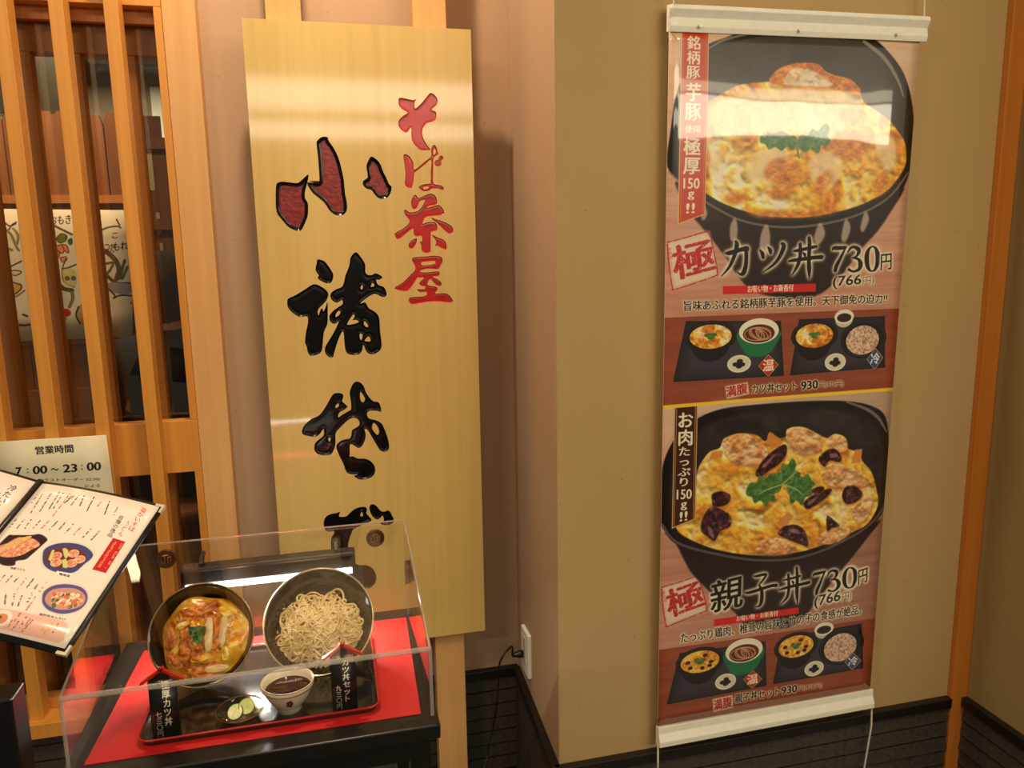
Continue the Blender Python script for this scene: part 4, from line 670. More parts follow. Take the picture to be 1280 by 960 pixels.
GL.append(([(73.2,-1.6),(82.7,7.0),(93.3,25.4),(93.1,43.7),(98.8,50.6),(107.9,50.8),(117.3,47.3),(131.6,56.2),(124.2,62.2),(117.2,62.7),(120.6,73.5),(134.2,80.0),(139.7,94.1),(136.3,101.8),(127.1,101.5),(115.1,95.0),(102.7,97.7),(86.9,108.0),(77.9,116.4),(89.7,113.7),(96.7,126.9),(113.1,138.4),(120.1,152.7),(120.4,180.9),(122.8,209.4),(119.9,225.1),(108.6,234.1),(97.7,236.1),(87.1,229.9),(80.3,212.3),(76.5,226.3),(68.4,234.7),(53.0,235.3),(41.1,229.4),(37.4,211.9),(36.8,183.8),(33.0,180.5),(24.6,195.7),(17.5,214.2),(12.2,229.6),(8.6,239.4),(-1.8,235.8),(-7.9,225.5),(-6.6,213.1),(3.3,197.9),(13.2,182.8),(21.6,167.6),(26.8,155.5),(17.4,161.3),(8.6,156.3),(6.2,147.0),(8.1,139.3),(16.1,130.4),(31.7,120.2),(37.9,115.7),(36.9,106.5),(26.1,112.3),(15.9,107.4),(11.3,98.1),(13.9,89.0),(24.8,81.7),(40.1,74.5),(47.3,51.8),(57.6,27.7),(61.5,9.7)],
  [[(84.0,73.5),(85.9,78.7),(82.6,83.9),(80.0,80.1)],[(108.6,68.6),(112.2,76.4),(103.6,77.7)],[(29.6,130.9),(31.4,137.1),(25.0,143.6),(19.8,144.4),(23.3,135.3)],[(60.9,140.6),(63.7,146.0),(58.7,153.5),(67.8,153.9),(72.2,158.7),(62.8,162.4),(46.0,163.9),(51.1,153.3)],[(86.0,157.0),(91.8,164.1),(93.7,170.5),(88.4,170.9),(83.6,163.8)],[(73.2,186.9),(79.9,188.1),(76.8,201.1),(73.3,197.8)],[(93.5,193.0),(97.7,203.6),(91.4,205.5),(83.8,203.0),(87.1,198.4)]],'bk'))
GL.append(([(60.1,299.1),(69.9,302.5),(76.3,311.8),(81.0,326.1),(88.6,339.3),(97.7,349.2),(107.3,350.9),(112.9,359.3),(113.9,375.0),(103.5,372.3),(89.8,371.4),(82.0,374.9),(81.5,384.2),(87.5,391.2),(102.4,395.7),(114.5,405.1),(120.7,419.9),(126.8,440.6),(129.5,461.1),(125.4,472.4),(116.9,474.6),(107.4,469.5),(99.7,455.9),(90.8,437.9),(80.7,418.5),(73.4,415.1),(75.5,428.1),(72.7,442.3),(65.1,456.1),(56.6,460.6),(48.7,454.8),(39.4,449.0),(36.3,456.8),(36.1,471.1),(35.1,479.7),(43.3,479.8),(54.0,486.4),(70.5,487.8),(83.9,495.2),(92.3,507.6),(93.3,522.3),(86.3,533.4),(73.5,538.7),(59.6,539.3),(50.1,535.5),(43.0,528.2),(52.0,526.0),(35.6,523.7),(25.0,516.4),(19.2,495.7),(10.8,474.9),(5.1,454.3),(9.7,444.7),(20.9,437.8),(37.4,435.3),(42.0,425.7),(43.8,415.8),(55.1,409.5),(62.2,402.9),(60.1,391.3),(50.8,385.9),(38.4,389.0),(22.8,401.5),(7.1,417.4),(4.6,428.6),(3.7,445.7),(-0.6,459.6),(-8.0,470.5),(-21.6,472.3),(-37.5,468.1),(-45.5,457.5),(-43.5,442.1),(-34.1,432.8),(-23.7,425.1),(-21.0,415.4),(-22.8,408.2),(-29.2,417.6),(-40.4,425.3),(-56.2,422.7),(-69.2,417.5),(-70.7,407.6),(-63.8,395.4),(-48.5,382.5),(-29.4,374.0),(-15.0,356.7),(-3.3,337.8),(5.4,325.8),(16.2,323.7),(26.8,327.1),(27.7,335.6),(24.6,343.8),(30.9,351.2),(36.0,357.7),(30.2,363.8),(20.5,368.8),(15.7,372.8),(13.6,382.5),(24.2,376.1),(38.1,368.6),(44.3,364.8),(44.7,346.4),(43.0,326.7),(45.7,315.6),(52.3,303.4)],
  [[(68.3,324.0),(74.6,334.2),(78.0,342.9),(73.1,349.6),(67.8,345.1),(66.5,333.7)],[(14.9,348.8),(17.3,353.2),(13.0,358.5),(8.4,358.8),(9.2,354.0)],[(-11.1,429.7),(-6.4,432.1),(-8.4,439.0),(-12.1,437.3)],[(96.1,401.5),(104.5,411.6),(107.3,423.3),(103.6,431.6),(96.9,425.4),(91.1,414.9),(92.3,406.4)]],'bk'))
GL.append(([(-34.8,643.7),(-32.6,631.3),(-26.2,622.5),(-15.2,618.4),(-3.4,617.4),(5.6,614.7),(2.1,624.3),(4.9,627.7),(18.7,628.1),(26.9,621.5),(37.3,613.0),(49.4,608.5),(61.4,608.0),(68.2,610.8),(69.2,618.3),(67.5,624.5),(74.1,634.7),(79.2,644.2),(69.4,649.1),(57.2,653.2),(44.9,658.3),(34.7,662.6),(29.2,672.7),(23.5,687.0),(19.7,703.7),(21.6,725.4),(30.5,745.8),(44.1,756.1),(60.1,757.9),(75.8,768.5),(83.1,786.9),(81.3,804.2),(71.5,816.2),(57.1,821.0),(41.2,814.6),(25.8,799.6),(10.8,778.1),(-1.9,755.0),(-12.7,734.4),(-19.7,716.4),(-20.7,699.2),(-18.5,678.2),(-12.1,669.3),(-11.8,663.0),(-24.6,662.7),(-32.0,655.6)],[[(56.4,620.2),(59.4,627.9),(56.6,631.9),(52.3,629.3)]],'bk'))
GL.append(([(75.1,613.6),(77.5,605.3),(83.6,603.4),(91.4,607.7),(98.0,616.9),(104.7,623.9),(112.8,624.7),(118.9,622.5),(124.8,627.0),(128.5,635.9),(133.1,647.1),(130.7,655.4),(119.3,660.3),(105.2,658.2),(99.4,653.3),(108.1,648.8),(108.0,641.3),(106.3,634.7),(99.9,640.5),(93.8,643.5),(85.9,639.1),(78.4,627.7)],[],'bk'))
GL.append(([(184.9,-338.3),(189.3,-343.2),(203.3,-341.5),(218.7,-338.7),(226.5,-342.7),(221.4,-333.9),(222.3,-320.9),(236.9,-332.9),(250.3,-348.2),(257.7,-355.2),(266.2,-352.7),(273.8,-342.1),(271.1,-329.8),(259.3,-318.6),(269.2,-314.7),(268.7,-299.7),(259.8,-292.6),(248.2,-289.6),(239.3,-279.9),(235.9,-266.1),(241.1,-249.7),(249.3,-237.4),(253.9,-231.1),(244.7,-229.8),(230.3,-230.2),(216.5,-243.8),(211.3,-257.4),(211.6,-279.3),(201.8,-268.7),(192.0,-270.7),(183.4,-281.5),(183.9,-293.7),(193.3,-303.4),(204.9,-311.2),(195.3,-317.0),(185.8,-326.2)],[],'rd'))
GL.append(([(191.2,-217.3),(197.1,-220.1),(205.4,-215.5),(213.4,-200.9),(215.1,-185.7),(240.9,-205.4),(255.1,-216.1),(255.1,-230.5),(259.4,-240.3),(263.8,-241.7),(268.5,-234.9),(270.5,-225.2),(272.7,-221.9),(267.4,-218.2),(260.8,-212.5),(258.9,-191.6),(257.7,-172.0),(258.3,-155.7),(271.0,-152.4),(281.1,-147.3),(279.4,-140.5),(267.8,-144.5),(256.1,-143.3),(244.3,-138.8),(232.7,-138.8),(224.3,-145.2),(225.9,-149.4),(236.2,-153.7),(249.3,-155.1),(252.0,-157.9),(252.8,-180.4),(254.3,-208.3),(240.7,-198.4),(228.8,-190.0),(214.9,-178.7),(213.0,-166.2),(208.5,-148.0),(202.7,-145.1),(192.3,-152.1),(194.4,-174.4),(193.3,-196.6)],[[(260.2,-220.0),(260.6,-230.6),(263.3,-234.0),(266.0,-227.9),(265.2,-222.3)],[(233.6,-146.1),(241.8,-148.9),(248.1,-147.2),(243.0,-143.3),(235.8,-142.7)]],'rd'))
GL.append(([(262.2,-201.4),(264.7,-207.0),(271.5,-209.6),(273.7,-215.5),(277.5,-218.0),(282.4,-216.4),(282.9,-211.4),(279.2,-207.7),(277.4,-204.4),(278.4,-199.6),(275.3,-195.1),(269.5,-193.9),(263.7,-196.1)],[],'rd'))
GL.append(([(187.7,-94.5),(192.4,-96.0),(199.9,-90.8),(215.3,-92.0),(224.8,-97.4),(231.4,-106.4),(237.3,-117.9),(224.9,-115.5),(220.5,-104.9),(214.0,-97.4),(206.4,-101.0),(205.6,-118.5),(215.3,-130.5),(222.1,-123.0),(235.2,-127.5),(249.4,-132.9),(261.6,-128.1),(265.3,-115.4),(262.5,-107.8),(248.4,-104.8),(239.8,-99.7),(253.0,-103.3),(268.8,-106.9),(277.9,-98.7),(281.4,-89.5),(275.9,-84.4),(255.4,-82.1),(239.7,-79.7),(232.7,-73.7),(229.8,-64.0),(237.7,-67.0),(248.7,-68.4),(259.6,-66.8),(264.0,-57.6),(262.1,-48.4),(249.5,-45.5),(247.6,-37.8),(246.6,-8.6),(244.7,2.1),(233.7,2.9),(226.0,-2.8),(224.9,-15.1),(221.5,-22.8),(226.8,-24.3),(226.3,-36.5),(213.2,-35.2),(207.9,-42.9),(206.5,-53.5),(185.5,-38.5),(171.2,-28.7),(164.0,-40.3),(167.3,-44.8),(186.1,-55.2),(198.9,-67.2),(197.7,-75.7),(190.4,-83.9)],[],'rd'))
GL.append(([(250.6,-79.0),(258.3,-75.3),(277.0,-69.7),(295.6,-60.4),(301.7,-51.1),(298.9,-42.5),(290.3,-41.4),(279.5,-49.8),(265.8,-63.7),(253.6,-73.5)],[],'rd'))
GL.append(([(214.6,-31.2),(212.6,-18.4),(204.4,-7.8),(196.7,-9.4),(195.4,-17.1),(202.0,-26.1)],[],'rd'))
GL.append(([(250.2,-39.3),(263.2,-33.1),(275.6,-28.3),(283.3,-20.5),(283.8,-5.0),(274.9,-6.7),(262.5,-13.0),(256.8,-13.1),(260.3,-22.3),(255.3,-31.6)],[],'rd'))
GL.append(([(201.8,18.3),(206.7,12.3),(230.2,11.1),(255.4,9.4),(271.1,12.8),(274.0,22.8),(268.9,32.0),(262.3,41.2),(241.8,39.2),(226.0,42.0),(220.1,47.2),(241.5,47.6),(263.7,46.0),(264.0,56.9),(249.0,58.1),(259.9,64.6),(269.2,72.7),(267.4,80.5),(257.8,79.3),(247.1,67.4),(242.5,64.2),(235.8,75.0),(242.0,79.8),(256.2,81.8),(259.7,89.7),(254.0,98.1),(281.2,98.8),(295.1,114.5),(290.1,120.7),(270.9,118.5),(261.4,117.2),(235.9,117.4),(199.4,122.5),(191.2,114.4),(192.1,106.6),(201.6,104.7),(230.1,103.0),(232.9,93.7),(217.8,93.9),(211.1,86.8),(227.5,87.3),(230.9,81.1),(221.5,79.3),(217.0,71.4),(228.4,60.7),(212.7,61.9),(201.1,77.2),(188.1,90.8),(171.0,88.8),(158.2,82.2),(178.0,70.4),(197.4,52.2),(208.8,40.1),(206.1,27.7)],[[(225.0,24.9),(253.4,21.8),(254.2,28.6),(226.3,31.8)]],'rd'))
sb=root('carved_sign_board',(.107,1.82,.53),'tall pale wooden shop sign board carved with black and red brush calligraphy','sign')
BX0,BX1,BZ0,BZ1=-.1396,.3548,.528,1.9955; YF=1.82
def sm(P): return crom([(p[0]/1000,-p[1]/1000+1.5) for p in P],3)
CT=[(sm(o),[sm(h) for h in hs],k) for o,hs,k in GL]
cu=bpy.data.curves.new('bf','CURVE'); cu.dimensions='2D'; cu.fill_mode='FRONT'
def spl(P):
    s=cu.splines.new('POLY'); s.points.add(len(P)-1); s.use_cyclic_u=True
    for i,p in enumerate(P): s.points[i].co=(p[0],p[1],0,1)
spl([(BX0,BZ0),(BX1,BZ0),(BX1,BZ1),(BX0,BZ1)])
for o_,hs,_ in CT:
    spl(o_)
    for h in hs: spl(h)
co=bpy.data.objects.new('bf',cu); COL.objects.link(co); bpy.context.view_layer.update()
fm=bpy.data.meshes.new_from_object(co.evaluated_get(bpy.context.evaluated_depsgraph_get())); bpy.data.objects.remove(co)
mb=MB(); fv=[(v.co.x,YF,v.co.y) for v in fm.vertices]; mb.add(fv,[tuple(p.vertices) for p in fm.polygons])
D=.03; mb.add([(BX0,YF,BZ0),(BX1,YF,BZ0),(BX1,YF,BZ1),(BX0,YF,BZ1),(BX0,YF+D,BZ0),(BX1,YF+D,BZ0),(BX1,YF+D,BZ1),(BX0,YF+D,BZ1)],[(4,5,6,7),(0,1,5,4),(1,2,6,5),(2,3,7,6),(3,0,4,7)])
mb.build('board','board',sb)
def inside(px_,py_,P):
    r=np.zeros(px_.shape,bool); Q=np.roll(P,-1,0)
    for (x0,y0),(x1,y1) in zip(P,Q):
        c=((y0>py_)!=(y1>py_)); r^=c&(px_<(x1-x0)*(py_-y0)/((y1-y0) or 1e-12)+x0)
    return r
def carve(o_,hs,kind):
    st=.0008 if kind!='rd' else .0006
    x0,y0=o_.min(0)-2*st; x1,y1=o_.max(0)+2*st; nx=int((x1-x0)/st)+1; ny=int((y1-y0)/st)+1
    gx,gy=np.meshgrid(x0+np.arange(nx)*st,y0+np.arange(ny)*st); ins=inside(gx,gy,o_)
    for h in hs: ins&=~inside(gx,gy,h)
    d=np.full(gx.shape,9.)
    for P in [o_]+hs:
        Q=np.roll(P,-1,0)
        for a,b in zip(P,Q):
            e=b-a; L=e@e+1e-14; t=np.clip(((gx-a[0])*e[0]+(gy-a[1])*e[1])/L,0,1); d=np.minimum(d,np.hypot(gx-a[0]-t*e[0],gy-a[1]-t*e[1]))
    w={'bk':.0042,'ox':.0085,'rd':.0016}[kind]; dep=.0050 if kind!='rd' else .0026  # ox: black stroke with the red reflection painted inside
    t=np.clip(d/w,0,1); u=np.clip((d-w)/(w*2),0,1)*(0 if kind=='ox' else 1)
    z=np.where(ins,.0004+dep*np.sin(t*math.pi/2)-dep*.10*(u*u*(3-2*u)),.0004+.25*np.minimum(d,.002))
    near=ins|(d<st*1.6); idx=-np.ones(gx.shape,int); ok=near; idx[ok]=np.arange(ok.sum())
    V=np.stack([gx[ok],YF+z[ok],gy[ok]],1); f=[]; mi=[]
    q=ok[:-1,:-1]&ok[1:,:-1]&ok[:-1,1:]&ok[1:,1:]; J_,I_=np.nonzero(q)
    F=np.stack([idx[J_,I_],idx[J_,I_+1],idx[J_+1,I_+1],idx[J_+1,I_]],1)
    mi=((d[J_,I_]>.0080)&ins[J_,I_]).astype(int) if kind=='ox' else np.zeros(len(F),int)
    me=bpy.data.meshes.new('carved_stroke'); me.from_pydata(V.tolist(),[],F.tolist())
    for m in {'ox':('lacquer','red_reflection'),'bk':('lacquer',),'rd':('redpaint',)}[kind]: me.materials.append(M[m])
    me.polygons.foreach_set('material_index',mi.tolist()); me.polygons.foreach_set('use_smooth',[True]*len(F))
    o=bpy.data.objects.new('carved_stroke',me); COL.objects.link(o); o.parent=sb; o.matrix_parent_inverse=sb.matrix_basis.inverted(); 
    if kind=='ox': o['label']='black carved stroke with a red reflection painted inside'
    elif kind=='rd': o['label']='red lacquered carved stroke'
    else: o['label']='black lacquered carved stroke'
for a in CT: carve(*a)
# ------------------------------------------------------------------ hanging poster
po=root('hanging_menu_poster',(.96,1.47,.35),'tall hanging poster of two rice bowls at 730 yen on the beige wall','poster')
pm=imgmat('poster_print',paint_poster(),.28,.5,1.0,.03)
psh=uvquad('printed_sheet',[(.6800,1.47,1.923),(1.2575,1.472,1.931),(1.2450,1.472,.424),(.6822,1.47,.424)],[(0,1)]*4,[pm,'white_plastic'],po,24,60,lambda a,b:.004*math.sin(a*math.pi)*math.sin(b*9.0+.6)+.0008*math.sin(a*4+b*3),.0012)
for p in psh.data.polygons:
    for li in p.loop_indices:
        v=psh.data.vertices[psh.data.loops[li].vertex_index].co; psh.data.uv_layers[0].data[li].uv=((v.x-.675)*1000/620,1-(1.93-v.z)*1000/1580)
def bar(p0,p1,prof,name):
    a=Vector(p0); b=Vector(p1); n=len(prof); vs=[a+Vector((0,y,z)) for y,z in prof]+[b+Vector((0,y,z)) for y,z in prof]
    mb=MB(); mb.add(vs,[tuple(range(n))[::-1],tuple(range(n,2*n))]+[(i,(i+1)%n,n+(i+1)%n,n+i) for i in range(n)]); return mb.build(name,'white_plastic',po,bevel=.0012)
bar((.6795,1.47,1.913),(1.2690,1.47,1.920),[(-.010,.050),(.012,.054),(.012,.004),(-.004,.001),(-.007,.012),(-.004,.028),(-.012,.042)],'top_bar')
bar((.6830,1.47,.372),(1.2500,1.47,.3775),[(-.012,.004),(.012,.0),(.012,.046),(-.004,.050),(-.005,.034),(-.012,.016)],'bottom_bar')
for x in (.74,.96,1.19): MB().lathe([(0,-.0105),(.0028,-.0105),(.0035,-.006),(.0035,0)],12,Matrix.Translation((x,1.468,1.925+(x-.7)*.012))@Matrix.Rotation(math.pi/2,4,'X').inverted()).build('rivet','metal',po)
MB().tube([(1.2620,1.47,1.968),(1.2580,1.475,2.10),(1.256,1.48,2.9)],.0016).build('hanging_cord','cord_white',po)
MB().tube([(.6840,1.46,1.962),(.684,1.475,2.10),(.686,1.48,2.9)],.0016).build('hanging_cord','cord_white',po)
MB().tube([(.679,1.462,1.955),(.6755,1.458,1.935),(.676,1.460,1.90)],.0022).build('clear_hook','acrylic_edge',po)
MB().tube([(.6830,1.468,.378),(.6800,1.46,.34),(.684,1.465,.24),(.690,1.468,.10)],.0022).build('pull_cord','cord_white',po)
MB().tube([(1.2500,1.468,.388),(1.2480,1.462,.33),(1.2380,1.464,.22),(1.232,1.466,.08)],.0022).build('pull_cord','cord_white',po)
# ------------------------------------------------------------------ outlet and lead
ot=root('wall_outlet',(.4625,1.81,.455),'cream wall outlet plate low on the narrow side of the pier','outlet')
MB().box((.4575,1.776,.398),(.4675,1.846,.518)).build('cover_plate','white_plastic',ot,bevel=.0015)
box('socket_insert',(.4560,1.80,.42),(.4578,1.822,.50),plain('ivory',(196,190,168),.4),ot)
pl=root('power_lead',(.45,1.82,.44),'black plug and cord hanging from the outlet down past the dark tiles','cord')
MB().tube([(.4555,1.822,.447),(.446,1.822,.447),(.432,1.822,.446),(.426,1.822,.445)],[.010,.010,.006,.0045],8).build('plug','black',pl,True)
MB().tube(crom([(.4265,1.822,.445),(0.4258,1.8200,0.4726),(0.3994,1.8000,0.4646),(0.3860,1.8000,0.4351),(0.3828,1.8000,0.3833),(0.3753,1.7900,0.3335),(0.3656,1.7900,0.2777),(0.3495,1.7800,0.2294),(0.3314,1.7600,0.1773),(.20,1.6,.05),(.05,1.4,.006)],5,False).tolist(),.0026,6).build('cable','black',pl,True)
# ------------------------------------------------------------------ display table and case
TZ=.88
tb=root('display_table',(-.115,1.10,0),'black display table carrying the clear food case in front of the sign','table')
MB().box((-.347,.926,TZ-.021),(.117,1.278,TZ)).build('top_slab','table',tb,bevel=.002)
box('apron',(-.335,.945,TZ-.060),(.105,1.265,TZ-.0215),'table',tb)
for x in (-.335,.077):
    for y in (.945,1.237): box('leg',(x,y,0),(x+.028,y+.028,TZ-.0605),'table',tb)
rs=MB(); rs.prism([(-.3230,.9565,TZ+.0004),(.0945,.9550,TZ+.0004),(.1035,1.2400,TZ+.0004),(-.3120,1.2390,TZ+.0004)],(0,0,.0008)); tag(rs.build('red_sheet','redsheet'),'red sheet covering the black table inside the clear case','sheet')
ca=root('clear_display_case',(-.115,1.1,TZ),'clear acrylic case with sloping top over the sample dishes','display case')
X0,X1,Y0,Y1,ZF,ZB=-.337,.110,.945,1.255,.981,1.051; t=.004; z0=TZ+.0002
MB().box((X0+t,Y0,z0),(X1-t,Y0+t,ZF-.002)).build('front_pane','acrylic',ca)
MB().box((X0+t,Y1-t,z0),(X1-t,Y1,ZB-.004)).build('back_pane','acrylic',ca)
for x in (X0,X1-t): MB().prism([(x,Y0+t,z0),(x,Y1-t,z0),(x,Y1-t,ZB-.004),(x,Y0+t,ZF-.004)],(t,0,0)).build('side_pane','acrylic',ca)
MB().prism([(X0,Y0+.003,ZF),(X0,Y1,ZB),(X0,Y1,ZB-.004),(X0,Y0+.003,ZF-.004)],(X1-X0,0,0)).build('sloping_top_pane','acrylic',ca)
def edge(a,b,r=.0022): return MB().tube([a,b],r,6).build('polished_edge','acrylic_edge',ca)
edge((X0,Y0+.001,ZF-.002),(X1,Y0+.001,ZF-.002),.0034); edge((X0+.001,Y0+.001,z0+.002),(X0+.001,Y0+.001,ZF)); edge((X1-.001,Y0+.001,z0+.002),(X1-.001,Y0+.001,ZF),.0026)
edge((X1-.001,Y0,ZF),(X1-.001,Y1,ZB),.0016); edge((X0+.001,Y0,ZF),(X0+.001,Y1,ZB),.0016); edge((X0,Y1,ZB),(X1,Y1,ZB),.0014); edge((X1-.001,Y1,z0),(X1-.001,Y1,ZB),.0014)
CR_=plain('crest_brown',(70,48,34),.35,metal=.3,var=.2)
sn=Vector((0,-(ZB-ZF),(Y1-Y0))).normalized()
for k,(x,y,z) in enumerate(((-0.2687,1.2505,1.0269),(0.0589,1.2505,1.0264))):
    md=root('crest_stud',(x,y,z),('round dark crest stud on the case back pane over the egg dish, near the menu','round dark crest stud on the case back pane in front of the sign board')[k],'stud','studs on the back pane of the case')
    Q=Vector((0,0,1)).rotation_difference(sn).to_matrix().to_4x4(); T=Matrix.Translation(Vector((x,y,z))+sn*.0002)@Q
    sn=Vector((0,-1,0)); Q=Matrix.Rotation(math.pi/2,4,'X'); T=Matrix.Translation(Vector((x,y,z)))@Q
    MB().lathe([(0,0),(.0152,0),(.0152,.0035),(.0138,.0045),(.0125,.0035),(0,.0035)],32,T).build('disc',CR_,md,True)
    m2=MB()
    for (a,b) in (((-.007,-.006),(-.007,.002)),((-.002,-.007),(-.002,.008)),((.003,-.006),(.003,.003)),((.007,-.004),(.007,.004)),((-.007,-.006),(-.003,-.006)),((.003,.003),(.007,.004)),((-.005,.006),(.004,.007))):
        m2.tube([T@Vector((*a,.0042)),T@Vector((*b,.0042))],.0006,5)
    m2.build('engraved_mark','gold',md)
# LED lamp inside the case
lamp=root('display_lamp',(-.11,1.2,.99),'black bar lamp with a white lit tube under the case top','lamp')
LX0,LX1=-.243,.0235
MB().box((LX0,1.208,.994),(LX1,1.236,1.021)).build('housing','black',lamp,bevel=.003)
MB().box((LX0+.001,1.2055,1.0165),(LX1-.001,1.2085,1.0185)).build('highlight_strip','metal',lamp)  # strip added to draw the bright highlight line on the housing
MB().box((LX0,1.208,.984),(LX0+.006,1.236,.9945)).build('end_cap','black',lamp); MB().box((LX1-.006,1.208,.984),(LX1,1.236,.9945)).build('end_cap','black',lamp)
tubeM=emit('lamp_tube',(1,.97,.90,1),22)
MB().tube([(LX0+.0065,1.2095,.990),(LX1-.0065,1.2095,.990)],.0042,10).build('tube',tubeM,lamp,True)
for x in (LX0+.03,LX1-.03): MB().tube([(x,1.222,1.021),(x,1.234,1.030),(x,1.2505,1.030)],.004,6).build('bracket','black',lamp)
l=bpy.data.lights.new('display_lamp_light','AREA'); l.shape='RECTANGLE'; l.size=.25; l.size_y=.006; l.energy=2.2; l.color=(1,.93,.80); lo=bpy.data.objects.new('display_lamp_light',l); COL.objects.link(lo); lo.location=(-.11,1.200,.985); lo.rotation_euler=Vector((0,-.55,-1)).to_track_quat('-Z','Y').to_euler(); lo.parent=lamp; lo.matrix_parent_inverse=lamp.matrix_basis.inverted()
# ------------------------------------------------------------------ tray
def rrect(x0,y0,x1,y1,r,n=5):
    P=[]
    for cx,cy,a in ((x1-r,y0+r,-90),(x1-r,y1-r,0),(x0+r,y1-r,90),(x0+r,y0+r,180)):
        P+=[(cx+r*math.cos(math.radians(a+90*k/n)),cy+r*math.sin(math.radians(a+90*k/n))) for k in range(n+1)]
    return P
TX0,TY0,TX1,TY1=-.266,.9715,.0405,1.192; tz=TZ+.0015
ty=root('lacquer_tray',(-.11,1.08,tz),'black lacquer tray with a red rim on the red sheet','tray')
mb=MB(); A=rrect(TX0,TY0,TX1,TY1,.016); B=rrect(TX0+.005,TY0+.005,TX1-.005,TY1-.005,.012); n=len(A)
vs=[(x,y,tz) for x,y in rrect(TX0+.004,TY0+.004,TX1-.004,TY1-.004,.013)]+[(x,y,tz+.009) for x,y in A]+[(x,y,tz+.009) for x,y in B]+[(x,y,tz+.004) for x,y in rrect(TX0+.008,TY0+.008,TX1-.008,TY1-.008,.010)]
mb.add(vs,[tuple(range(n))[::-1],tuple(range(3*n,4*n))]+[(k*n+i,k*n+(i+1)%n,(k+1)*n+(i+1)%n,(k+1)*n+i) for k in range(3) for i in range(n)]); mb.build('base',plain('tray_black',(14,13,13),.12,coat=.5),ty,False)
mb=MB(); mb.tube([(x,y,tz+.0092) for x,y in A+A[:1]],.0014,6); mb.build('red_rim','redpaint',ty,True)
def frame(C,e2,n):
    e2=Vector(e2).normalized(); n=Vector(n); n=(n-e2*n.dot(e2)).normalized(); e1=e2.cross(n)
    return Matrix(((e1.x,e2.x,n.x,C[0]),(e1.y,e2.y,n.y,C[1]),(e1.z,e2.z,n.z,C[2]),(0,0,0,1)))
def foodmat(name,stops,scale,rough=.25,bump=.5,coat=.4,det=5,dist=.6):
    m,nt,b=nmat(name); tc=N(nt,'ShaderNodeTexCoord'); no=N(nt,'ShaderNodeTexNoise'); no.inputs['Scale'].default_value=scale; no.inputs['Detail'].default_value=det; no.inputs['Distortion'].default_value=dist
    nt.links.new(tc.outputs['Object'],no.inputs['Vector']); r=N(nt,'ShaderNodeValToRGB'); cr=r.color_ramp
    while len(cr.elements)<len(stops): cr.elements.new(.5)
    for e,(p,c) in zip(cr.elements,stops): e.position=p; e.color=lin(c)
    nt.links.new(no.outputs['Fac'],r.inputs[0]); nt.links.new(r.outputs[0],b.inputs['Base Color']); b.inputs['Roughness'].default_value=rough; b.inputs['Coat Weight'].default_value=coat; b.inputs['Coat Roughness'].default_value=.1
    bp=N(nt,'ShaderNodeBump'); bp.inputs['Strength'].default_value=bump; bp.inputs['Distance'].default_value=.002; nt.links.new(no.outputs['Fac'],bp.inputs['Height']); nt.links.new(bp.outputs[0],b.inputs['Normal']); return m
M['egg']=foodmat('soft_egg',[(.30,(200,104,14)),(.42,(222,146,22)),(.52,(234,176,40)),(.62,(240,204,90)),(.70,(246,228,168))],45,.2,.8)
M['crumb']=foodmat('fried_crumb',[(.30,(132,62,10)),(.45,(192,100,18)),(.58,(214,130,36)),(.70,(236,176,90))],90,.35,1.0,.3)
M['onion']=foodmat('onion',[(.3,(206,172,104)),(.6,(228,202,146)),(.7,(240,222,178))],40,.2,.2)
M['leaf']=foodmat('green_leaf',[(.3,(22,66,26)),(.55,(46,104,44)),(.7,(90,140,70))],80,.4,.5,.1)
from mathutils import noise as NZ
# ---- cutlet-and-egg bowl
K=frame((-.2000,1.1015,.9635),(.09,.40,.90),(0,-.92,.42)); R=.0725
kb=root('black_rice_bowl',K.translation,'black bowl tilted forward, holding egg and cutlet, left of the noodles','bowl')
MB().lathe([(0,-.050),(.030,-.052),(.031,-.057),(.034,-.057),(.035,-.049),(.052,-.038),(.065,-.018),(R,0),(R-.0025,.0006),(R-.005,-.002),(R-.012,-.014),(.052,-.026),(.03,-.036),(0,-.039)],64,K).build('shell',plain('bowl_black',(22,17,14),.14,coat=.5),kb,True)
MB().tube([K@Vector(((R-.001)*math.cos(a),(R-.001)*math.sin(a),.0006)) for a in np.linspace(0,2*math.pi,65)],.0009,6).build('rim_line','gold',kb,True)
fd=root('cutlet_egg_topping',K.translation,'glossy egg with fried cutlet, onion and a green leaf inside the black bowl','food')
FC=Vector((.004,-.008,0)); FR=.0620
def top_h(x,y):
    r=math.hypot(x-FC.x,y-FC.y)/FR; return -.010+.013*(1-min(r,1)**2.2)+.0032*(NZ.noise(Vector((x*55,y*55,1.3))))+.0016*NZ.noise(Vector((x*150,y*150,5)))
mb=MB(); vs=[];nr,na=30,72
for i in range(nr+1):
    for k in range(na):
        a=2*math.pi*k/na; r=FR*(i/nr)*(1+.05*math.sin(3*a+1)+.03*math.sin(7*a)); x=FC.x+r*math.cos(a); y=FC.y+r*math.sin(a); vs.append(K@Vector((x,y,top_h(x,y)-(.012 if i==nr else 0))))
mb.add(vs,[(i*na+k,i*na+(k+1)%na,(i+1)*na+(k+1)%na,(i+1)*na+k) for i in range(nr) for k in range(na)]); mb.build('egg','egg',fd,True)
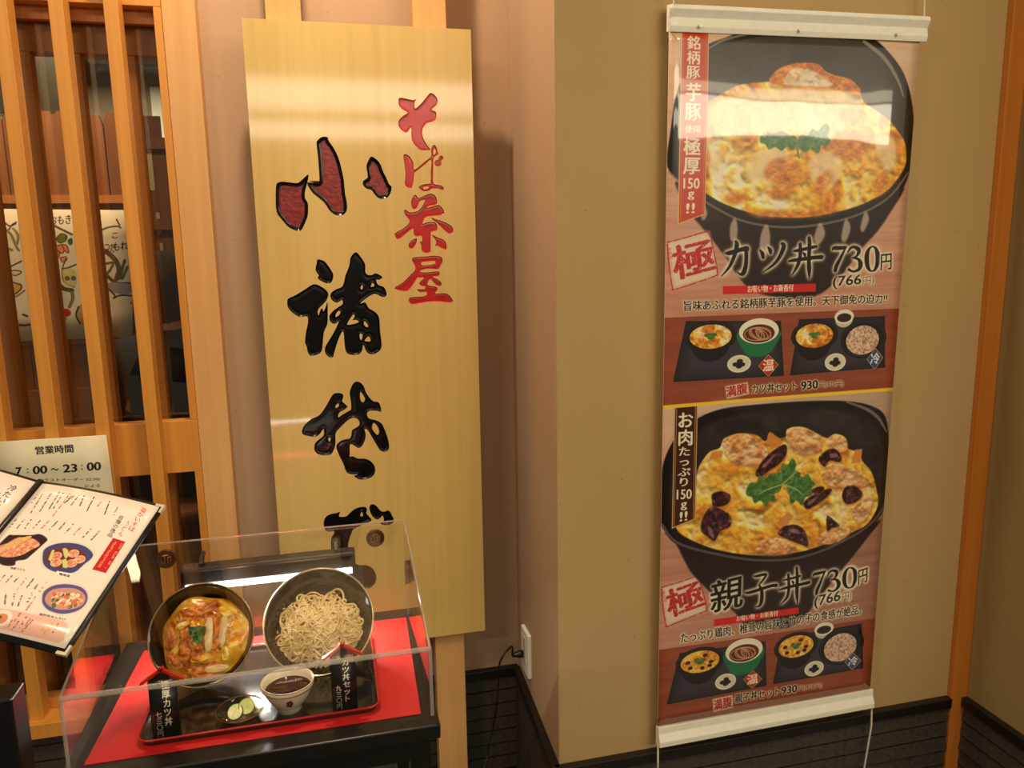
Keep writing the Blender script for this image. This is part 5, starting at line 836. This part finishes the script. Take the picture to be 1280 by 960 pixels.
def lump(cx,cy,lx,ly,ang,h,m,name,z=.0,seed=0,amp=.0018,fr=120,sub=4):
    bm=bmesh.new(); bmesh.ops.create_icosphere(bm,subdivisions=sub,radius=1); ca,sa=math.cos(ang),math.sin(ang)
    for v in bm.verts:
        p=v.co; q=Vector((math.copysign(abs(p.x)**.75,p.x)*lx,math.copysign(abs(p.y)**.75,p.y)*ly,p.z*h)); x=q.x*ca-q.y*sa+cx; y=q.x*sa+q.y*ca+cy; nn=NZ.noise(Vector((x*fr,y*fr,seed+p.z*2)))
        v.co=K@Vector((x+p.x*nn*amp,y+p.y*nn*amp,top_h(cx,cy)+z+q.z+nn*amp))
    me=bpy.data.meshes.new(name); bm.to_mesh(me); bm.free(); me.polygons.foreach_set('use_smooth',[True]*len(me.polygons)); me.materials.append(M[m]); o=bpy.data.objects.new(name,me); COL.objects.link(o); o.parent=fd; o.matrix_parent_inverse=fd.matrix_basis.inverted(); return o
for i,(cx,cy,lx,ly,a,h) in enumerate(((-.037,-.004,.0095,.024,.12,.0022),(-.020,-.014,.0085,.026,.05,.003),(-.003,-.022,.0080,.014,.0,.0028),(.0200,.004,.0062,.026,-.03,.003),(.002,.033,.022,.0095,.35,.0026),(-.018,.027,.017,.009,.1,.0026),(.008,-.048,.027,.0085,.12,.003),(-.030,-.034,.010,.012,.5,.002),(.012,.020,.008,.010,.2,.0024))):
    lump(cx,cy,lx,ly,a,h,'crumb','cutlet_slice',.0004,i,.0045,150)
for i,(cx,cy,lx,ly,a,h) in enumerate(((.0110,.0005,.0058,.0235,.03,.0018),(.0295,.003,.0056,.0215,-.05,.0018),(.024,-.047,.016,.0050,.12,.0018))): lump(cx,cy,lx,ly,a,h,'onion','onion_strip',.005,20+i,.0006,60)
for i,(cx,cy,lx,ly,a,h) in enumerate(((-.0095,.002,.0042,.018,.2,.0025),(.002,-.032,.014,.004,.2,.002),(.030,.030,.012,.006,-.5,.002),(-.026,.014,.010,.004,.4,.002),(.034,-.026,.005,.010,.3,.002))): lump(cx,cy,lx,ly,a,h,'egg','egg_ribbon',.004,40+i,.0018,110)
lf=MB()
for (cx,cy,r,a,sq) in ((-.008,.004,.0075,2.4,.7),(-.0015,.0045,.0075,.6,.8),(-.003,-.0035,.0065,-1.4,.75),(-.006,.0005,.005,3.4,.8)):
    r*=1.3; P=[]
    for k in range(14):
        th=2*math.pi*k/14; rr=r*(1+.16*math.cos(5*th)); P.append(Vector((cx+rr*math.cos(th)*math.cos(a)-rr*sq*math.sin(th)*math.sin(a),cy+rr*math.cos(th)*math.sin(a)+rr*sq*math.sin(th)*math.cos(a),top_h(cx,cy)+.0085+.002*math.cos(2*th)+random.random()*.001)))
    lf.prism([K@p for p in P],K.to_3x3()@Vector((0,0,.0006)))
lf.build('leaf','leaf',fd)
# ---- noodle bowl
S_=frame((-.0370,1.1340,.9470),(.12,.66,.74),(-.02,-.74,.66)); RS=.0825
nb=root('noodle_bowl',S_.translation,'large dark olive bowl tilted forward under the lamp, holding buckwheat noodles','bowl')
OL=plain('olive_glaze',(15,15,6),.10,coat=.5,var=.5,scale=35)
MB().lathe([(0,-.040),(.026,-.042),(.027,-.046),(.030,-.046),(.031,-.039),(.052,-.034),(.070,-.016),(RS,0),(RS-.002,.0006),(RS-.004,-.001),(.068,-.013),(.056,-.024),(.03,-.031),(0,-.033)],72,S_).build('shell',OL,nb,True)
MB().tube([S_@Vector(((RS-.001)*math.cos(a),(RS-.001)*math.sin(a),.0006)) for a in np.linspace(0,2*math.pi,73)],.0012,6).build('rim_line',plain('silvery_rim',(206,190,140),.25,metal=.5),nb,True)
def noodles():
    mb=MB(); rg=random.Random(3); NC=Vector((.000,-.013)); NRx,NRy=.0650,.0560
    def hh(x,y): r=((x-NC.x)/NRx)**2+((y-NC.y)/NRy)**2; return -.020+.026*(1-min(r,1))
    mb.lathe([(0,.0005),(.02,-.002),(.035,-.009),(.046,-.017),(.052,-.024)],32,S_@Matrix.Translation((NC.x,NC.y,0))@Matrix.Diagonal((1.18,1.0,1,1)))
    for s in range(215):
        th=rg.random()*6.283; r=math.sqrt(rg.random())*.95; x=NC.x+NRx*r*math.cos(th); y=NC.y+NRy*r*math.sin(th); d=rg.gauss(.1,.9) if rg.random()<.65 else rg.random()*6.28; cv=rg.gauss(0,75); P=[]; z0=(s/230)*.0055; step=.0026; dc=rg.gauss(0,9)
        for i in range(rg.randint(14,36)):
            e=((x-NC.x)/NRx)**2+((y-NC.y)/NRy)**2
            if e>1.0:
                tgt=math.atan2(NC.y-y,NC.x-x); df=(tgt-d+math.pi)%(2*math.pi)-math.pi; d+=max(-.6,min(.6,df))
            P.append(S_@Vector((x,y,hh(x,y)+z0+.0012*math.sin(i*.55+s))))
            d+=cv*step; cv+=dc; 
            if abs(cv)>190: dc=-dc
            x+=step*math.cos(d); y+=step*math.sin(d)
        mb.tube(P,.00175,5,0,False)
    return mb
nd=noodles().build('buckwheat_noodles',foodmat('noodle_dough',[(.3,(190,162,102)),(.5,(216,190,130)),(.7,(236,214,162))],60,.35,.1,.25),None,True); tag(nd,'pile of thin pale brown buckwheat noodles in the olive bowl','food'); nd['kind']='stuff'
for k,(T,h) in enumerate(((K,.055),(S_,.045))):
    c=T@Vector((0,-.012,-h)); zt=tz+.0042
    mb=MB(); top=c.z-.002; w=.03
    mb.prism([(c.x-w,c.y+.004,zt),(c.x-w,c.y+.05,zt),(c.x-w,c.y+.05,zt+.012),(c.x-w,c.y+.012,zt+.006)],(2*w,0,0)); tag(mb.build('clear_bowl_rest','acrylic_edge'),('clear acrylic rest behind the egg and cutlet bowl','clear acrylic rest behind the noodle bowl')[k],'stand')
# ---- pickles in a small clear dish
zt=tz+.0042; PC=Vector((-.1420,.9995,zt))
pd=root('pickle_dish',PC,'small smoky glass dish of two cucumber slices at the tray front','dish')
gsm=glass('smoky_glass',(.62,.58,.44,1),1.5,.02,1.6)
MB().lathe([(0,.001),(.015,0),(.024,.005),(.0305,.014),(.0318,.0145),(.031,.0132),(.0248,.0062),(.015,.003),(0,.003)],40,Matrix.Translation(PC)).build('shell',gsm,pd,True)
MB().tube([PC+Vector((.0312*math.cos(a),.0312*math.sin(a),.0145)) for a in np.linspace(0,2*math.pi,41)],.0009,6).build('rim_line',plain('dish_rim',(96,60,44),.2,metal=.4),pd,True)
CF_=foodmat('cucumber_flesh',[(.3,(196,206,118)),(.5,(218,224,150)),(.7,(236,238,186))],90,.25,.3); CS=plain('cucumber_skin',(70,120,44),.35,var=.3)
for k,(dx,dy,dz,tx,ry,lb) in enumerate(((-.006,-.002,.009,-42,-18,'cucumber slice at the left, tucked under the other one'),(.008,.001,.013,-50,6,'cucumber slice at the right, overlapping the other one'))):
    T=Matrix.Translation(PC+Vector((dx,dy,dz+.003)))@Matrix.Rotation(math.radians(ry),4,'Y')@Matrix.Rotation(math.radians(-tx),4,'X')
    cs=root('cucumber_slice',T.translation,lb+' in the glass dish','pickle','pickled cucumber slices')
    MB().lathe([(0,-.0016),(.0098,-.0016),(.0098,.0016),(0,.0016)],28,T).build('flesh',CF_,cs); MB().lathe([(.0098,-.0018),(.0108,-.001),(.0108,.001),(.0098,.0018)],28,T).build('skin',CS,cs,True)
# ---- dipping cup
CC=Vector((-.0795,1.0080,zt)); ch=.0415
cp=root('dipping_cup',CC,'white porcelain cup with a small flower mark and dark sauce','cup')
PW=plain('porcelain',(226,212,186),.15,coat=.5,var=.02)
MB().lathe([(0,.003),(.014,.003),(.0155,0),(.017,0),(.0165,.006),(.020,.009),(.029,.022),(.0340,.034),(.0352,ch),(.0340,ch+.0004),(.0325,.034),(.0275,.022),(.016,.012),(0,.010)],48,Matrix.Translation(CC)).build('body',PW,cp,True)
for z,r in ((ch-.0005,.0350),(ch-.006,.0351)): MB().tube([CC+Vector((r*math.cos(a),r*math.sin(a),z)) for a in np.linspace(0,2*math.pi,49)],.0006,5).build('rim_line',plain('brown_line',(110,70,50),.3),cp,True)
mk=MB()
for k in range(5):
    a=-1.62+ (k-2)*.0; aa=2*math.pi*k/5
    an=-math.pi/2+.10+.085*math.cos(aa); z=.0235+.0040*math.sin(aa); r=.0303+(.0225-.0225)+.0037*math.sin(aa)*.45
    o=CC+Vector((r*math.cos(an),r*math.sin(an),z)); mk.lathe([(0,-.0004),(.0023,-.0004),(.0021,.0006),(0,.0007)],10,Matrix.Translation(o)@Vector((0,0,1)).rotation_difference(Vector((math.cos(an),math.sin(an),-.5))).to_matrix().to_4x4())
mk.build('flower_mark',plain('maroon_mark',(92,24,34),.3),cp)
sc_=MB().lathe([(0,.0300),(.0300,.0300),(.0306,.0303),(.029,.028),(0,.027)],40,Matrix.Translation(CC)).build('dipping_sauce',plain('soy',(52,24,14),.06,coat=.6),None,True); tag(sc_,'dark dipping sauce filling the white porcelain cup','sauce')
# ---- price tags
def paint_tag(main,price,small,pink):
    c=Canvas(36,96,7,(16,15,16)); Wt=(238,232,216)
    c.column(main,[(15.5 if pink else 16,19 if pink else 14),(27,19 if pink else 14),(16,84 if pink else 79)],Wt,.03)
    c.column(price,[(5.5,57),(14,57),(5.5,93)],Wt,.03); c.column(small,[(1.6,60),(4.6,60),(1.6,92)],(150,140,120))
    if pink: c.fill([(26.5,9),(33,11),(33,25),(26.5,24)],(206,128,120)); c.column('温冷',[(27.5,11),(32,11),(27.5,24)],(130,40,40))
    return c.image('tag_print_'+('set' if pink else 'bowl'))
def price_tag(x,y,w,h,label,img,roofz):
    tg=root('price_tag',(x+w/2,y,zt),label,'price tag','black price tags on the tray')
    cx=x+w/2; zb=zt
    q=uvquad('placard',[(x,y,zb+h*.86),(x+w,y,zb+h*.86),(x+w,y,zb),(x,y,zb)],[(0,1-.14),(1,1-.14),(1,0),(0,0)],[imgmat('tag_face',img,.3,.5),'black'],tg,1,1,None,.003)
    MB().prism([(x,y,zb+h*.86),(x+w,y,zb+h*.86),(cx+.001,y,zb+h)],(0,.003,0)).build('gable','black',tg)
    for s in (-1,1):
        a=Vector((cx-s*.003,y-.001,zb+h+.003)); b=Vector((cx+s*(w*.5+.009),y-.001,zb+h*.86-.003)); d=(b-a).normalized(); up=Vector((-d.z*s,0,d.x*s))*.0016
        if up.z<0: up=-up
        MB().prism([a-up,b-up,b+up,a+up],(0,.006,0)).build('roof_strip','redpaint',tg)
    return tg
price_tag(-.2475,.9805,.0340,.0945,'black price tag with red gable roof at the left end of the tray',paint_tag('極厚カツ丼','七三〇円','税込七六六円',False),0)
price_tag(-.0215,.9820,.0335,.0945,'black price tag with red gable roof and a pink label, right end of tray',paint_tag('カツ丼セット','九三〇円','税込九七六円',True),0)
# ------------------------------------------------------------------ open menu on its stand
MC=(-0.41031,1.19160,1.18086);MA=(0.91940,-0.35590,-0.16760);MB_=(-0.38860,-0.75500,-0.52820)
MN=Vector(MA).cross(Vector(MB_)); MN.normalize()
if MN.z<0: MN=-MN
MC=Vector(MC); MA=Vector(MA); MB_=Vector(MB_); PW_,PH_=.180,.2190
def paint_menu():
    c=Canvas(180,219,4.5,(240,228,216)); K=(44,36,50); RD=(196,52,56)
    n=fbm(c.H,c.W,60,2)[...,None]; c.a=c.a*(.985+.03*n)
    # headings
    c.column('温かいそば',[(157.4,5.4),(167.3,8.6),(159.7,46.1)],RD,.01); c.column('うどん',[(150.7,31.7),(157.3,33.8),(151.8,57.5)],RD,.01)
    c.column('自慢の逸品',[(137.0,26.5),(145.0,28.1),(139.3,62.7)],K,.005)
    # dish columns: unreadable small type, set as fine broken lines
    rg=random.Random(5)
    def col(a,b,w,colr,dens=.75):
        a=np.array(a[:2]); b=np.array(b[:2]); L=np.hypot(*(b-a)); d=(b-a)/L; s=0
        while s<L:
            e=w*rg.uniform(.5,1.1); 
            if rg.random()<dens:
                p=a+d*s; q=a+d*min(s+e*.8,L); nrm=np.array([-d[1],d[0]])
                for o in (-.35,0,.35): 
                    if rg.random()<.8: c.strokes([[(*(p+nrm*w*o*rg.uniform(.6,1.2)),.62),(*(q+nrm*w*o*rg.uniform(.6,1.2)),.62)]],colr,alpha=.85)
            s+=e*1.15
    U=[(6.5,19.4),(8.0,34.8),(12.8,16.6),(18.5,51.3),(24.5,12.6),(29.6,49.8),(34.9,11.3),(39.8,42.7),(41.0,11.0),(45.0,41.4),(51.4,9.8),(52.1,50.3),(59.7,11.4),(55.1,24.7),(65.0,10.2),(65.4,29.4),(72.8,9.5),(78.1,28.8),(87.5,8.4),(92.1,34.9),(101.6,9.9),(101.1,22.1),(111.8,9.9),(118.2,33.4),(125.9,11.3),(131.8,36.0),(56.2,12.3),(53.9,27.4)]
    for i in range(0,len(U)-1,2): col(U[i],U[i+1],2.4 if i%4==0 else 1.8,RD if i in (10,20) else K)
    V=[(5.3,63.8),(5.8,79.7),(16.3,62.3),(16.7,78.3),(26.4,61.1),(27.5,76.8),(39.8,60.2),(38.4,75.4),(51.6,58.5),(49.3,73.9),(63.5,56.9),(61.6,73.3),(75.1,56.4),(73.1,72.8),(86.7,55.9),(85.5,72.1),(99.8,56.3),(97.6,72.6),(114.3,57.4),(111.3,72.7),(126.5,57.9),(124.0,74.1)]
    for i in range(0,len(V)-1,2): col(V[i],V[i+1],2.6,RD if i in (8,16) else K,.7)
    # red box
    c.fill([(149.1,63.3),(167.2,64.4),(169.2,114.2),(150.0,113.7)],(200,34,44))
    col([(164.0,68.0)][0],[(165.9,107.3)][0],3.4,(250,214,120),.9); col([(155.5,67.8)][0],[(156.2,108.5)][0],3.4,(250,214,120),.9)
    HAM=[(0,(196,110,80)),(.5,(226,150,116)),(1,(248,206,170))]
    def ham(h,w,x0,y0): return ramp(np.clip(fbm(h,w,14,3)*1.5-.25,0,1),HAM)
    def bowl(P,inner,rim,body):
        c.fill(P,rim,.35,2.2,True); c.fill(P,rim,1,.3,True); c.fill(inner,body,1,.2,True)
    # pot, blue bowl, lower purple bowl
    c.fill([(11.6,117.0),(12.5,91.6),(20.2,88.7),(42.8,84.4),(53.9,80.7),(68.5,86.1),(67.8,95.1),(63.1,113.4),(60.3,120.4),(50.1,124.9),(52.3,130.7),(43.2,133.8),(30.2,131.7)],(54,34,38),1,.5,True); c.tex([(12.7,108.0),(20.0,102.0),(28.0,91.3),(47.8,88.8),(64.4,95.9),(57.9,106.1),(49.9,116.5),(34.7,122.2),(22.2,120.9)],ham,True,.3)
    c.tex([(15.8,109.5),(27.3,95.9),(41.8,85.8),(45.3,89.4),(32.7,103.3),(21.5,114.6)],lambda h,w,x0,y0: ramp(fbm(h,w,8,3),[(0,(206,150,90)),(1,(246,210,150))]),True,.2)
    bowl([(78.0,109.9),(74.9,99.9),(83.9,90.2),(101.5,84.5),(121.0,84.7),(137.1,91.8),(140.1,99.6),(136.5,108.9),(132.0,122.5),(120.1,127.3),(103.6,128.0),(88.3,122.3)],[(81.3,109.2),(82.9,100.2),(95.4,92.9),(112.8,89.9),(127.9,93.9),(134.1,102.1),(131.1,112.3),(117.6,120.7),(101.0,121.4),(89.2,117.9)],(66,72,128),(120,50,40))
    for q in ([(95.5,106.9)][0],[(114.3,98.2)][0],[(127.0,104.4)][0],[(120.6,112.2)][0],[(101.3,116.1)][0]): c.ell(q,7,6,None,fn=ham); c.ell(q,7,6,(250,220,196),ring=.7)
    for q in ([(96.3,94.9),(99.4,93.1),(104.6,95.1),(110.7,104.4),(108.9,108.0),(104.2,103.8)],[(105.8,110.8),(110.0,107.7),(114.7,111.9),(119.6,120.2),(113.7,120.5)],[(84.5,99.8),(87.9,99.0),(94.9,116.6),(88.7,113.8)]): c.fill(q,(206,210,130),1,.2); c.strokes([[(*q[0],.5),(*q[-1],.5)]],(120,150,70))
    bowl([(116.9,168.0),(112.3,157.3),(118.3,147.0),(132.9,141.0),(151.1,140.4),(163.4,146.5),(169.7,157.8),(166.6,170.0),(152.6,178.9),(134.7,179.2),(123.1,174.2)],[(118.9,165.5),(119.2,153.7),(131.3,147.0),(148.0,144.1),(162.6,149.6),(167.6,160.2),(160.8,169.4),(144.6,175.1),(128.6,173.0)],(92,84,140),(206,150,130))
    for k in range(60):
        b=[(119.9,157.5),(156.7,149.0),(134.4,173.6)]; u=rg.random(); v=rg.random(); p=np.array(b[0])+(np.array(b[1])-np.array(b[0]))*u+(np.array(b[2])-np.array(b[0]))*v; c.ell(p,rg.uniform(1.5,4),rg.uniform(1.2,3),((236,200,170),(214,110,84),(250,226,200),(90,110,70),(224,150,110))[k%5],rg.random()*3)
    c.fill([(109.4,126.7),(131.3,125.7),(132.0,131.1),(110.7,131.5)],(246,238,226)); c.text('鴨南蛮',[(115.4,131.5),(130.1,131.5),(114.7,128.2)],K,bold=.03)
    c.text('鶏野菜あんかけ',[(126.0,187.8),(160.3,186.5),(124.9,184.8)],K,bold=.01); c.text('海鮮うどん',[(50.5,137.3),(71.4,136.2),(48.7,134.0)],K,bold=.01)
    W2=[(106.9,142.6),(107.2,185.5),(97.8,149.7),(101.8,175.3),(88.5,143.8),(88.6,157.8),(78.7,145.1),(79.3,162.9),(68.8,145.7),(67.5,155.7),(59.3,145.5),(58.3,155.9),(49.8,146.7),(49.0,156.0),(79.1,167.9),(87.3,184.4),(68.8,170.3),(77.5,184.7),(89.6,168.4),(94.3,182.7)]
    for i in range(0,len(W2)-1,2): col(W2[i],W2[i+1],3 if i<4 else 2.4,RD if i in (0,6) else K)
    c.fill([(63.5,191.7),(83.4,189.1),(158.0,187.0),(166.6,190.6),(172.7,209.3),(169.2,214.5),(144.7,214.7),(101.9,214.5),(81.2,215.5)],(236,180,164),.85,.6)
    c.ell([(85.4,201.7)][0],13,11,(244,232,220)); c.ell([(85.3,202.1)][0],8,7,(226,140,100)); c.ell([(82.4,200.6)][0],3,2,(70,110,60))
    X=[(103.3,190.2),(103.2,201.4),(112.8,190.8),(115.0,207.9),(123.4,193.1),(120.7,208.4),(118.7,194.1),(120.6,212.1),(107.8,200.3),(107.5,212.3),(98.9,200.5),(101.2,211.0),(153.9,191.7),(155.2,204.2),(147.7,193.1),(150.7,210.7),(141.6,200.0),(142.0,210.8),(145.7,195.4),(146.1,211.7)]
    for i in range(0,len(X)-1,2): col(X[i],X[i+1],2.6,(206,160,50) if i>=14 else (130,60,60))
    return c.image('menu_page_print')
def paint_left():
    c=Canvas(180,219,3,(240,228,216)); K=(40,40,70)
    c.column('冷たいそば',[(150,14),(163,14),(150,70)],K,.01); c.column('うどん',[(139,30),(150,30),(139,66)],K,.01)
    rg=random.Random(2)
    for k in range(9):
        x=122-k*12; c.strokes([[(x,16+j*4,.5),(x+rg.uniform(-1,1),18.6+j*4,.5)] for j in range(rg.randint(8,18))],(70,60,70))
    return c.image('menu_left_print')
mnu=root('open_menu',MC,'open menu with dark cover lying on the stand at the left edge','menu')
BU=lambda a,b: .0055*math.sin(math.pi*min(1,a*1.02))**.8*(1-.25*b)
def P_(u,v,w=0): return MC+MA*u+MB_*v+MN*w
pg=uvquad('right_page',[P_(0,0),P_(PW_,0),P_(PW_,PH_),P_(0,PH_)],[(0,1),(1,1),(1,0),(0,0)],[imgmat('menu_page',paint_menu(),.22,.5,.5),'white_plastic'],mnu,20,8,lambda a,b:BU(a,b),.0006)
LA=(MA*-1+MN*.10).normalized()
cvq=uvquad('right_cover',[P_(-.004,-.005,-.0022),P_(PW_+.005,-.005,-.0022),P_(PW_+.005,PH_+.007,-.0022),P_(-.004,PH_+.007,-.0022)],[(0,0)]*4,['black','black'],mnu,20,4,lambda a,b:BU(a,b),.003)
G_=.010; O_=MC-MA*G_
def L_(u,v,w=0): return O_+LA*u+MB_*v+MN*w
uvquad('left_page',[L_(.165,0),L_(0,0),L_(0,PH_),L_(.165,PH_)],[(0,1),(1,1),(1,0),(0,0)],[imgmat('menu_left',paint_left(),.22,.5,.5),'white_plastic'],mnu,8,4,lambda a,b:.004*math.sin(math.pi*a),.0006)
uvquad('left_cover',[L_(.171,-.005,-.0022),L_(-.003,-.005,-.0022),L_(-.003,PH_+.007,-.0022),L_(.171,PH_+.007,-.0022)],[(0,0)]*4,['black','black'],mnu,8,4,lambda a,b:.004*math.sin(math.pi*a),.003)
MB().tube([P_(-.0055,-.0045,-.0015),P_(-.0055,PH_+.0065,-.0015)],.0052,10).build('spine','black',mnu,True)
for v in (-.005,PH_+.007):
    s=1 if v<0 else -1; u=PW_+.005
    mb=MB(); mb.prism([P_(u+.0006,v-.0006*s,-.006),P_(u+.0006,v+.013*s,-.006),P_(u-.003,v+.013*s,-.006),P_(u-.003,v+.0035*s,-.006),P_(u-.013,v+.0035*s,-.006),P_(u-.013,v-.0006*s,-.006)],MN*.0052); mb.build('corner_guard',plain('corner_cream',(214,206,180),.25,metal=.2),mnu,bevel=.0004)
sd=root('menu_stand',(-.42,.97,0),'black post stand holding up the open menu at the left edge','stand')
mb=MB(); mb.prism([P_(-.16,.02,-.0125),P_(.12,.02,-.0125),P_(.12,.19,-.0125),P_(-.16,.19,-.0125)],MN*-.010); mb.build('tilted_plate','black',sd)
MB().box((-.455,.95,0),(-.3885,.99,.985)).build('upright','black',sd,bevel=.002); MB().box((-.58,.85,0),(-.36,1.09,.015)).build('foot_plate','black',sd,bevel=.003)
